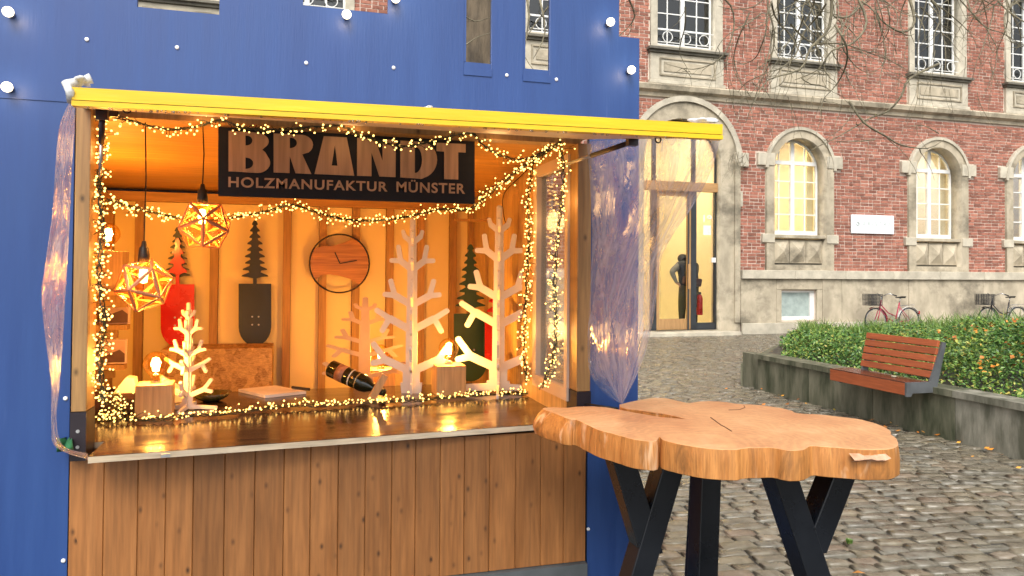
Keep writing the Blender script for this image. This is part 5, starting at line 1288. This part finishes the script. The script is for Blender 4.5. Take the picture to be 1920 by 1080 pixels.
for k, (dz, off) in enumerate(((0, -.0025), (-.0015, 0), (-.018, .0015), (-.036, .0025), (-.054, .0025), (-.0725, .002), (-.074, .0005))):
    L = []
    for i in range(NT):
        q = top3[i].copy(); crack = i >= NCR or i == 0
        o_ = off + (0 if crack or k < 2 else .0012*math.sin(i*.83 + k*.2) + r.uniform(-.0009, .0009)*(k > 1))
        if k > 0: o_ += .040*math.exp(-((i - LI + 3)/9.0)**2)*min(1, (-dz/.045)**.6)*(1 if dz > -.06 else .85)     # flared root lobe on the left
        if crack: o_ = 0
        q = q + out_n[i]*o_ + Vector((0,0,dz)); L.append(q)
    layers.append(L)
sv = MB(); sv.add(layers[0] + layers[1], [tuple(range(NT))] + [(i, (i+1) % NT, NT+(i+1) % NT, NT+i) for i in range(NT)], 0)
sv.add([q for L in layers[1:-1] for q in L], [(k*NT+i, k*NT+(i+1) % NT, (k+1)*NT+(i+1) % NT, (k+1)*NT+i) for k in range(len(layers)-3) for i in range(NT)], 1)
sv.add(layers[-2] + layers[-1], [(i, (i+1) % NT, NT+(i+1) % NT, NT+i) for i in range(NT)] + [tuple(NT + i for i in range(NT))[::-1]], 1)
slab = sv.build('trunk_slab', [m_top, m_side], slab_t)
_b = bmesh.new(); _b.from_mesh(slab.data); bmesh.ops.recalc_face_normals(_b, faces=_b.faces); _b.to_mesh(slab.data); _b.free()
for p_ in slab.data.polygons:
    if p_.material_index == 1 and len(p_.vertices) == 4: p_.use_smooth = True
m_crk = plain('dark_crack', (.10, .035, .012), None, .8, bs=0); ck_ = MB()
for pth in ([(940,142),(965,160),(992,180),(1012,190),(1045,211)], [(600,112),(650,123),(700,129)], [(1105,80),(1112,92),(1085,103),(1030,105)]):
    P3 = [TC(*q) + Vector((0,0,.0012)) for q in pth]; wd_ = .0022 if len(pth) == 5 else .0014
    for a, b2 in zip(P3[:-1], P3[1:]): ck_.beam(a, b2, wd_, .001)
ck_.build('surface_crack', m_crk, slab_t)
rr = random.Random(4); pk = MB(); pts_ = [TC(1640 + i*26, 302) for i in range(8)]
lo_ = [p_ + Vector((0, -.012 - rr.uniform(0, .006), -.020 + rr.uniform(-.003, .003))) for p_ in pts_]; hi_ = [p_ + Vector((0, .006, -.012 + rr.uniform(-.003, .003))) for p_ in pts_]
pk.add(lo_ + hi_ + [q - Vector((0, -.012, .006)) for q in lo_], [(i, i+1, 9+i, 8+i) for i in range(7)] + [(16+i, 17+i, i+1, i) for i in range(7)]); pk.build('peeled_bark_strip', plain('pale_inner_bark', (.62,.40,.27), (.4,.2,.1), .8, ns=30, bs=.5), slab_t)
# Y legs
m_leg = plain('black_powder_coat', (.006, .008, .012), None, .28, bs=.04, bsc=120)
def yleg(yw, top1, top2, joint, low, tw, depth):
    """main bar top1 -> low, branch top2 -> joint; measured on the vertical plane y = yw"""
    a = at(*top1, y=yw); lo = at(*low, y=yw); b2 = at(*top2, y=yw); j = at(*joint, y=yw)
    for q in (a, b2): pass
    d_ = (lo - a); lo2 = a + d_ * ((a.z - .008) / (a.z - lo.z))
    a = a + (a - lo2).normalized() * 0
    m_ = MB()
    hw_ = tw/2
    def bar(p, q, y0, y1, w_):
        dd = (q-p).normalized(); sx2 = w_/2/abs(dd.z)
        m_.prism([Vector((p.x-sx2, y0, p.z)), Vector((p.x+sx2, y0, p.z)), Vector((q.x+sx2, y0, q.z)), Vector((q.x-sx2, y0, q.z))], (0, y1-y0, 0))
    zt = ZT_ - TH - .006
    def upto(p, q, z): return p + (q - p) * ((z - p.z)/(q.z - p.z))
    A_ = upto(a, lo2, zt); B_ = upto(b2, j, zt)
    bar(A_, lo2, yw, yw+depth, tw); lg_ = m_.build('leg', m_leg, slab_t, recalc=True, bevel=.003)
    m_ = MB()
    dd = (j-B_).normalized(); sx2 = tw/2/abs(dd.z)
    m_.prism([Vector((B_.x-sx2, yw+.002, B_.z)), Vector((B_.x+sx2, yw+.002, B_.z)), Vector((j.x+sx2, yw+.002, j.z)), Vector((j.x-sx2, yw+.002, j.z))], (0, depth-.004, 0)); m_.build('branch', m_leg, lg_, recalc=True, bevel=.003)
    MB().box(min(A_.x, B_.x)-.06, max(A_.x, B_.x)+.06, yw-.005, yw+depth+.005, zt+.0005, zt+.0062).build('mounting_plate', m_leg, lg_)
    MB().box(lo2.x-.07, lo2.x+.07, yw-.03, yw+depth+.03, .001, .009).build('foot_plate', m_leg, lg_)
def tp(a, b): return (980 + a/2.6667, 730 + b/2.6667)
yleg(-.55, tp(748, 425), tp(522, 395), tp(650, 830), tp(600, 933), .066, .07)
yleg(-.82, tp(1325, 455), tp(1614, 445), tp(1465, 830), tp(1484, 933), .066, .07)
a = at(*tp(942, 450), y=-.40); b2 = at(*tp(918, 933), y=-.40)
yz = MB(); zt = ZT_ - TH - .006; A_ = a + (b2-a)*((zt-a.z)/(b2.z-a.z)); B_ = a + (b2-a)*((.008-a.z)/(b2.z-a.z)); 
yz.prism([A_ + Vector((-.034,0,0)), A_ + Vector((.034,0,0)), B_ + Vector((.034,-.03,0)), B_ + Vector((-.034,-.03,0))], (0, .07, 0)); lg_ = yz.build('leg', m_leg, slab_t, recalc=True, bevel=.003)
yz = MB(); m1 = A_.lerp(B_, .5); yz.prism([A_ + Vector((.080,.19,0)), A_ + Vector((.142,.19,0)), m1 + Vector((.045,.03,0)), m1 + Vector((-.017,.03,0))], (0, .07, 0)); yz.build('branch', m_leg, lg_, recalc=True)

# ================================================================== BENCH
m_slat = wood('red_brown_slat', (.50, .125, .04), (.34, .075, .022), 0, .8, .4, world=False, island=.12, bs=.15)
m_slatw = wood('wet_seat_slat', (.14, .05, .028), (.09, .032, .02), 0, .8, .16, world=False, island=.1, bs=.1)
m_gal = plain('grey_steel_bracket', (.16, .17, .18), None, .45, metal=.5, bs=.05)
ZS = .53
bf = at(1556, 690, z=ZS); bl_ = (at(1703, 720, z=ZS) - bf); blen = bl_.length*.90
bd = dFR.copy(); bn = nIN.copy()
bench = thing('park_bench', 'red-brown slatted bench with grey steel sides mounted on the planter wall', 'bench', bf)
def bslat(s0, s1, n0, n1, z0, z1, mat, lean=0):
    # oriented box along the bench
    a = bf + bd*((s0+s1)/2) + bn*((n0+n1)/2); c_ = Vector((a.x, a.y, (z0+z1)/2))
    dz = Vector((0,0,1)); ay = bn.copy()
    if lean: dz = (Vector((0,0,1))*math.cos(lean) + bn*math.sin(lean)); ay = bn*math.cos(lean) - Vector((0,0,1))*math.sin(lean)
    m_ = MB(); m_.obb((0,0,0), (( s1-s0)/2, 0, 0), (0, (n1-n0)/2, 0), (0, 0, (z1-z0)/2)); o_ = m_.build('slat', mat, None, bevel=.004)
    o_.parent = bench; o_.matrix_local = Matrix(((bd.x, ay.x, dz.x, c_.x-bf.x), (bd.y, ay.y, dz.y, c_.y-bf.y), (bd.z, ay.z, dz.z, c_.z-bf.z), (0,0,0,1)))
bslat(0, blen, 0, .035, ZS-.125, ZS-.012, m_slat)
for k in range(3): bslat(0, blen, .002 + k*.092, .002 + k*.092 + .086, ZS-.035, ZS, m_slatw)
lean = R(14)
for k in range(5):
    h = .060 + k*.072; n0 = .285 + math.sin(lean)*h
    bslat(blen*.10, blen, n0, n0+.032, ZS-.035+h, ZS-.035+h+.064, m_slat, lean)
for s0 in (blen*.10 + .02, blen-.001):
    base = bf + bd*s0; br_ = MB(); z = ZS - .036
    pts2 = [(.0, ZS-.135), (.0, ZS-.005) if s0 > .5 else (.04, z), (.27, ZS-.005) if s0 > .5 else (.27, z), (.335 + math.sin(lean)*.34, ZS+.365), (.375 + math.sin(lean)*.34, ZS+.355), (.35, z-.02), (.30, z-.07), (.07, z-.07), (.05, ZS-.135)]
    br_.prism([Vector((base.x + bn.x*a, base.y + bn.y*a, h)) for a, h in pts2], bd*.022); br_.build('side_bracket', m_gal, bench, recalc=True)
    br_ = MB(); br_.prism([Vector((base.x + bn.x*a, base.y + bn.y*a, h)) for a, h in ((.18, HP+.001), (.28, HP+.001), (.28, z-.071), (.18, z-.071))], bd*.03)
    if z-.071 > HP + .003: br_.build('mounting_foot', m_gal, bench, recalc=True)
c_ = bf + bd*(blen*.70) + bn*.16; lf = thing('fallen_leaf', 'small pale leaf lying on the wet bench seat', 'leaf', (c_.x, c_.y, ZS+.002))
MB().lathe([(0, 0.001), (.02, .002), (.026, .006), (.02, .009), (0, .010)], (c_.x, c_.y, ZS+.001), 7, caps=False).build('leaf', plain('pale_leaf', (.75,.68,.5), None, .6, bs=0), lf)

# ================================================================== BICYCLES
m_tyre = plain('tyre', (.02,.02,.02), None, .7, bs=0); m_chr = plain('alloy', (.62,.62,.62), None, .25, metal=.8, bs=0)
m_pink = plain('pink_red_frame', (.50, .035, .09), None, .3, bs=0); m_wf = plain('white_mudguard', (.8,.8,.78), None, .3, bs=0); m_dkf = plain('dark_frame', (.03,.03,.035), None, .35, bs=0)
m_bask = plain('black_basket_mesh', (.02,.02,.022), None, .6, bs=0); m_sil = plain('silver_frame', (.5,.5,.52), None, .3, metal=.5, bs=0)
def bicycle(loc, mf, mg, label, basket=True):
    b = thing('bicycle', label, 'bicycle', loc, 'bicycles parked behind the planted bed'); X0, Y0, Z0 = loc
    def V3(x, z, y=0): return Vector((X0 + x, Y0 + y, Z0 + z))
    rw = .335; fx, rx = -.54, .52
    for x, nm in ((fx, 'front_wheel'), (rx, 'rear_wheel')):
        rim = MB().tube([V3(x + (rw-.03)*math.cos(R(a)), rw + (rw-.03)*math.sin(R(a))) for a in range(0, 360, 12)], .011, 6, closed=True).build(nm, m_chr, b, smooth=True)
        MB().tube([V3(x + (rw-.012)*math.cos(R(a)), rw + (rw-.012)*math.sin(R(a))) for a in range(0, 360, 12)], .018, 7, closed=True).build('tyre', m_tyre, rim, smooth=True)
        sp = MB()
        for k in range(16): a = R(k*22.5); sp.tube([V3(x, rw, (.02 if k % 2 else -.02)), V3(x + (rw-.03)*math.cos(a), rw + (rw-.03)*math.sin(a))], .0022, 3, caps=False)
        sp.tube([V3(x, rw, -.05), V3(x, rw, .05)], .02, 8); sp.build('spokes', m_chr, rim)
        g = MB(); n = 10; a0, a1 = (20, 165) if x > 0 else (-5, 120)
        for k in range(n):
            q = [R(a0 + (a1-a0)*(k+i)/n) for i in (0, 1)]
            P = [V3(x + (rw+.03)*math.cos(a), rw + (rw+.03)*math.sin(a), yy) for a in q for yy in (-.03, .03)]
            g.add(P + [p_ + Vector((0,0,-.006)) for p_ in P], [(0,1,3,2), (4,6,7,5), (0,4,5,1), (2,3,7,6), (0,2,6,4), (1,5,7,3)])
        g.build('mudguard', mg if x > 0 else mf, b)
    head_t, head_b, bb, seat_t = V3(-.36, .86), V3(-.41, .66), V3(.08, .29), V3(.22, .80)
    f = MB(); f.tube([head_t, head_b], .019, 8); f.tube([head_b, V3(-.2, .42), bb], .017, 8); f.tube([V3(-.38, .76), V3(-.14, .54), V3(.12, .44)], .014, 8); f.tube([bb, seat_t], .016, 8)
    for s in (-1, 1): f.tube([bb + Vector((0, s*.03, 0)), V3(rx, rw, s*.055)], .009, 6); f.tube([V3(.2, .70, s*.02), V3(rx, rw, s*.055)], .008, 6); f.tube([head_b + Vector((0, s*.03, -.01)), V3(fx+.02, rw, s*.05)], .012, 6)
    f.build('frame', mf, b, smooth=True)
    MB().tube([seat_t, V3(.25, .93)], .013, 8).build('seat_post', m_chr, b, smooth=True)
    sd_ = MB(); sd_.add([V3(.10, .945, -.02), V3(.10, .945, .02), V3(.26, .955, -.07), V3(.26, .955, .07), V3(.37, .97, -.08), V3(.37, .97, .08), V3(.10, .92, -.015), V3(.10, .92, .015), V3(.26, .92, -.06), V3(.26, .92, .06), V3(.36, .92, -.06), V3(.36, .92, .06)],
        [(0,1,3,2),(2,3,5,4),(6,8,9,7),(8,10,11,9),(0,2,8,6),(2,4,10,8),(1,7,9,3),(3,9,11,5),(4,5,11,10),(0,6,7,1)]); sd_.build('saddle', m_black, b, bevel=.008)
    h = MB(); h.tube([head_t, V3(-.34, .97)], .013, 8); h.tube(spline([V3(-.20, 1.0, -.27), V3(-.30, 1.04, -.2), V3(-.36, .98, -.06), V3(-.36, .98, .06), V3(-.30, 1.04, .2), V3(-.20, 1.0, .27)], 4), .011, 8); hb_ = h.build('handlebar', m_chr, b, smooth=True)
    g = MB()
    for s in (-1, 1): g.tube([V3(-.24, 1.02, s*.245), V3(-.14, .985, s*.29)], .017, 8)
    g.build('grip', m_black, hb_)
    c_ = MB(); c_.lathe([(.0, 0), (.09, 0), (.09, .012), (0, .012)], bb + Vector((0, -.05, 0)), 16, 'y'); c_.tube([bb + Vector((0,-.06,0)), bb + Vector((.05,-.07,-.16))], .009, 6); c_.tube([bb + Vector((0,.06,0)), bb + Vector((-.05,.07,.16))], .009, 6); c_.box(bb.x+.01, bb.x+.09, bb.y-.16, bb.y-.07, bb.z-.175, bb.z-.155); c_.box(bb.x-.09, bb.x-.01, bb.y+.07, bb.y+.16, bb.z+.155, bb.z+.175); c_.build('crank', m_chr, b)
    MB().tube([V3(rx-.02, .74, -.05), V3(.22, .72, -.05), V3(.22, .72, .05), V3(rx+.15, .74, .05), V3(rx+.15, .74, -.05), V3(rx-.02, .74, -.05)], .007, 5).build('luggage_rack', m_chr, b)
    MB().box(X0+rx+.30, X0+rx+.335, Y0-.03, Y0+.03, Z0+.50, Z0+.58).build('rear_light', m_red, b)
    if basket:
        k = MB(); x0, x1, z0, z1 = -.80, -.46, .74, 1.02
        for i in range(9):
            z = z0 + (z1-z0)*i/8; e = .02*i/8
            k.tube([V3(x0-e, z, -.15), V3(x1+e, z, -.15), V3(x1+e, z, .15), V3(x0-e, z, .15)], .0075, 4, closed=True)
        for i in range(9):
            x = x0 + (x1-x0)*i/8
            for s in (-1, 1): k.tube([V3(x, z0, s*.15), V3(x, z1, s*.15)], .006, 4)
        for i in range(7):
            y = -.15 + .3*i/6
            for x in (x0, x1): k.tube([V3(x, z0, y), V3(x, z1, y)], .006, 4)
        k.box(X0+x0, X0+x1, Y0-.15, Y0+.15, Z0+z0, Z0+z0+.01); k.build('basket', m_bask, b)
    return b
yb2 = BY - .62; xr_ = at(1704, 600, y=yb2).x
bicycle((xr_ - .52, yb2, 0), m_pink, m_wf, 'pink-red step-through bicycle with black front basket and white rear mudguard')
bicycle((at(1905, 600, y=yb2).x - .52, yb2 - .05, 0), m_dkf, m_sil, 'dark bicycle with black basket and silver parts half hidden by the long grass')

# ================================================================== PERSON in the entrance, seen from behind
def person(loc):
    J = {'pel': ((0,0,.95), .125), 'sp': ((.01,.03,1.12), .125), 'ch': ((.02,.10,1.32), .135), 'nk0': ((.02,.19,1.44), .07), 'nk': ((.02,.26,1.50), .055), 'hd': ((.02,.34,1.55), .085), 'hd2': ((.02,.40,1.58), .075),
         'hl': ((-.09,0,.90), .095), 'kl': ((-.13,.02,.50), .062), 'al': ((-.15,-.02,.10), .042), 'tl': ((-.17,.13,.04), .036),
         'hr': ((.10,0,.90), .095), 'kr': ((.13,.03,.50), .062), 'ar': ((.13,0,.10), .042), 'tr': ((.15,.15,.04), .036),
         'sl': ((-.17,.10,1.38), .068), 'el': ((-.36,.0,1.24), .046), 'wl': ((-.29,-.06,1.02), .030), 'pl': ((-.25,-.07,.965), .030),
         'sr': ((.20,.12,1.38), .068), 'er': ((.27,.26,1.18), .046), 'wr': ((.14,.42,1.16), .030), 'pr': ((.08,.46,1.18), .028)}
    E = [('pel','sp'),('sp','ch'),('ch','nk0'),('nk0','nk'),('nk','hd'),('hd','hd2'),('pel','hl'),('hl','kl'),('kl','al'),('al','tl'),('pel','hr'),('hr','kr'),('kr','ar'),('ar','tr'),('ch','sl'),('sl','el'),('el','wl'),('wl','pl'),('ch','sr'),('sr','er'),('er','wr'),('wr','pr')]
    for k in range(5):
        o_ = (k-2)*.016; ln_ = (.04, .07, .075, .07, .055)[k]
        J['fl%d' % k] = ((-.25+.01*k, -.08+o_*.6, .955+o_*.3), .010); J['gl%d' % k] = ((-.25+ln_*.6, -.09+o_*.6, .93+o_*.3-ln_*.5), .009); E += [('pl', 'fl%d' % k), ('fl%d' % k, 'gl%d' % k)]
        J['fr%d' % k] = ((.07, .47, 1.18+o_), .010); J['gr%d' % k] = ((.06-ln_*.6, .49+ln_*.3, 1.18+o_*1.2), .009); E += [('pr', 'fr%d' % k), ('fr%d' % k, 'gr%d' % k)]
    names = list(J); me = bpy.data.meshes.new('skel'); me.from_pydata([J[n_][0] for n_ in names], [(names.index(a), names.index(b)) for a, b in E], [])
    o = bpy.data.objects.new('tmp', me); COL.objects.link(o)
    sk = o.modifiers.new('s', 'SKIN'); 
    for i, n_ in enumerate(names): rs_ = 1.35 if J[n_][1] > .03 else 1.1; me.skin_vertices[0].data[i].radius = (J[n_][1]*rs_, J[n_][1]*rs_*(.85 if n_ in ('pel','sp','ch') else 1)) ; me.skin_vertices[0].data[i].use_root = (n_ == 'pel')
    ss = o.modifiers.new('u', 'SUBSURF'); ss.levels = 2; ss.render_levels = 2
    dg = bpy.context.evaluated_depsgraph_get(); m2 = bpy.data.meshes.new_from_object(o.evaluated_get(dg)); bpy.data.objects.remove(o)
    mats = [plain('olive_trousers', (.075,.065,.035), None, .8, bs=.2), plain('dark_navy_jacket', (.014,.018,.03), None, .7, bs=.2), plain('grey_sleeve', (.22,.21,.19), None, .8, bs=.1), plain('skin', (.5,.28,.2), None, .6, bs=0), plain('dark_shoe', (.02,.016,.013), None, .5, bs=0), plain('dark_hair', (.02,.014,.01), None, .6, bs=.3)]
    m2.materials.clear()
    for m_ in mats: m2.materials.append(m_)
    for p_ in m2.polygons:
        c_ = p_.center; p_.use_smooth = True
        if c_.z < .09: k = 4
        elif c_.z < .93 and abs(c_.x) < .23: k = 0
        elif c_.y > .27 and c_.z > 1.47: k = 5
        elif c_.x < -.2: k = 3 if c_.z < 1.0 else 2
        elif c_.y > .40 and c_.z < 1.3: k = 3
        else: k = 1
        p_.material_index = k
    m2.name = 'body'
    for v in m2.vertices: v.co.z *= 1.16; v.co.x *= 1.35; v.co.y *= 1.1
    t = thing('person', 'person in dark jacket and olive trousers seen from behind through the glass door', 'person', loc)
    link('body', m2, t, (0,0,0))
    L0 = Vector(loc); bg_ = MB(); bg_.obb(L0 + Vector((-.02, -.20, 1.20)), (.25, 0, -.04), (0, .07, 0), (.02, 0, .10)); bg_.build('shoulder_bag', plain('brown_leather_bag', (.09,.035,.03), None, .5, bs=.2), t, bevel=.03)
    st_ = MB(); st_.tube([L0 + Vector((-.22,-.16,1.24)), L0 + Vector((-.05,-.10,1.46)), L0 + Vector((.16,.0,1.64)), L0 + Vector((.24,.16,1.69))], .014, 6); st_.build('bag_strap', m_black, t)
    return t
pp_ = at(1291, 608, y=BY + .62); person((pp_.x, BY + .62, .12))

# ================================================================== BARE TREE behind the stall
m_bark = plain('rough_bark', (.17, .13, .085), (.05, .038, .025), .9, sc=(1, 1, .25), ns=9, bs=1.0, bsc=14, bdist=.03)
m_twig = plain('lichen_twig', (.24, .21, .135), (.10, .085, .055), .85, ns=10, bs=0)
tb = at(896, 60, y=3.4); tree = thing('bare_tree', 'bare twisted tree behind the stall, its drooping twigs crossing the brick facade', 'tree', (tb.x, 3.4, 0))
MB().tube([(tb.x + .10*math.sin(i*.8), 3.4, i*.5) for i in range(13)], [.42 - .012*i for i in range(13)], 16).build('trunk', m_bark, tree, smooth=True)
r = random.Random(12)
limbs = [[(tb.x, 3.4, 5.6), (3.2, 4.2, 6.0), (5.0, 5.5, 6.2), (7.5, 7.0, 6.6)], [(tb.x, 3.4, 5.9), (3.8, 5.5, 6.9), (6.5, 8.0, 7.4), (9.0, 9.6, 7.6)], [(tb.x+.1, 3.5, 5.0), (2.4, 4.6, 5.4), (3.4, 6.2, 6.4), (5.0, 8.0, 7.0)], [(tb.x, 3.4, 5.5), (.8, 4, 6.3), (-.6, 5.0, 6.8)]]
for l in limbs: MB().tube([q + Vector((0,0,.1*math.sin(i*1.3))) for i, q in enumerate(spline(l, 6))], [.13 - .09*i/18 for i in range(len(spline(l, 6)))], 8).build('limb', m_bark, tree, smooth=True)
def twig(pts, y, r0, yw_=.3, sub=0, par=None):
    """pts measured in the picture, wandering in depth round y"""
    P = []; n = len(pts); ph = r.uniform(0, 6)
    for i, (a, b) in enumerate(pts): P.append(at(a, b, y=y + yw_*math.sin(ph + i*.7)))
    P = spline(P, 3); k = len(P)
    m_ = MB(); m_.tube(P, [r0*(1 - .75*i/(k-1)) for i in range(k)], 5, caps=False)
    for s in range(sub):
        i = r.randrange(1, k-1); q = P[i]; d = Vector((r.uniform(-.3,.3), r.uniform(-.15,.15), r.uniform(-.25,.05))); rr_ = r0*.42
        pp = [q]; L_ = r.randint(3, 6)
        for _ in range(L_): q = q + d*.32; d = d + Vector((r.gauss(0,.09), r.gauss(0,.06), r.gauss(0,.08)-.03)); pp.append(q)
        m_.tube(pp, [rr_*(1-.7*j/L_) for j in range(len(pp))], 4, caps=False)
    m_.build('twig', m_twig, tree, smooth=True)
def wander(x, y, L, dx, dy, curl, step=22):
    pts = [(x, y)]; a = math.atan2(dy, dx); v = 0
    for _ in range(int(L/step)):
        v = v*.75 + r.gauss(0, curl); a += v; a += .12*math.sin(math.pi/2 - a); x += math.cos(a)*step; y += math.sin(a)*step; pts.append((x, y))
    return pts
for pth, rr_ in (([(1760,120),(1705,148),(1690,180),(1665,208),(1630,222),(1600,240),(1560,262),(1515,284)], .022), ([(1592,190),(1620,230),(1660,255),(1690,272),(1740,278),(1770,262)], .020), ([(1700,-20),(1715,40),(1690,60),(1650,35),(1640,5)], .03), ([(1500,-20),(1440,-5),(1452,60),(1445,110),(1420,170),(1398,230)], .02),
    ([(1560,-20),(1555,50),(1520,90),(1500,130),(1440,150),(1415,190)], .024), ([(1600,-20),(1625,40),(1600,80),(1560,95),(1535,130),(1490,150)], .022), ([(1330,-20),(1370,10),(1375,60),(1350,110),(1300,130),(1250,120)], .016), ([(1175,-10),(1190,30),(1170,60)], .014), ([(1880,-20),(1895,20),(1915,70),(1900,100)], .018),
    ([(1640,20),(1660,90),(1650,150),(1660,190)], .012), ([(1740,-10),(1720,90),(1725,200)], .010), ([(1800,0),(1870,90),(1840,190)], .012), ([(1640,262),(1590,266),(1540,262)], .010),([(1760,250),(1730,235),(1700,238)],.01),
    ([(985,-20),(992,30),(985,80),(978,140)], .018), ([(1030,10),(1000,50),(975,90)], .012), ([(860,20),(890,40),(925,30)], .012), ([(865,90),(895,70),(925,60)], .01), ([(1010,-10),(1022,60),(1000,110)], .014)):
    twig(pth, r.uniform(5.5, 9) if pth[0][0] > 1100 else r.uniform(1.9, 2.6), rr_ * (1 if pth[0][0] > 1100 else .55), .25, 4 if pth[0][0] > 1100 else 1)
for i in range(74):
    if i < 26 or i > 58: x = r.gauss(1500, 75); y0 = r.uniform(-30, 60)
    elif i < 38: x = r.uniform(1560, 1760); y0 = r.uniform(-30, 20)
    else: x = r.uniform(1740, 1930); y0 = r.uniform(-30, 10)
    twig(wander(x, y0, r.uniform(110, 260) if i < 26 else r.uniform(80, 170), r.uniform(-1, 1), r.uniform(.2, 1), .28), r.uniform(6, 10.5), r.uniform(.008, .018), .3, r.randint(3, 6))
for i in range(70):     # fine hanging shoots near the cornice
    x = r.choice([r.uniform(1335, 1620), r.uniform(1335, 1500), r.uniform(1640, 1860)]); y0 = r.uniform(60, 200)
    twig(wander(x, y0, r.uniform(50, 130), r.uniform(-.25, .25), 1, .13, 16), r.uniform(9, 12.5), r.uniform(.005, .0085), .1, r.randint(0, 2))
for i in range(14):
    twig(wander(r.uniform(1370, 1400), r.uniform(285, 310), 30, r.uniform(-.5,.5), 1, .3, 10), 13.2, .007, .05, 1)
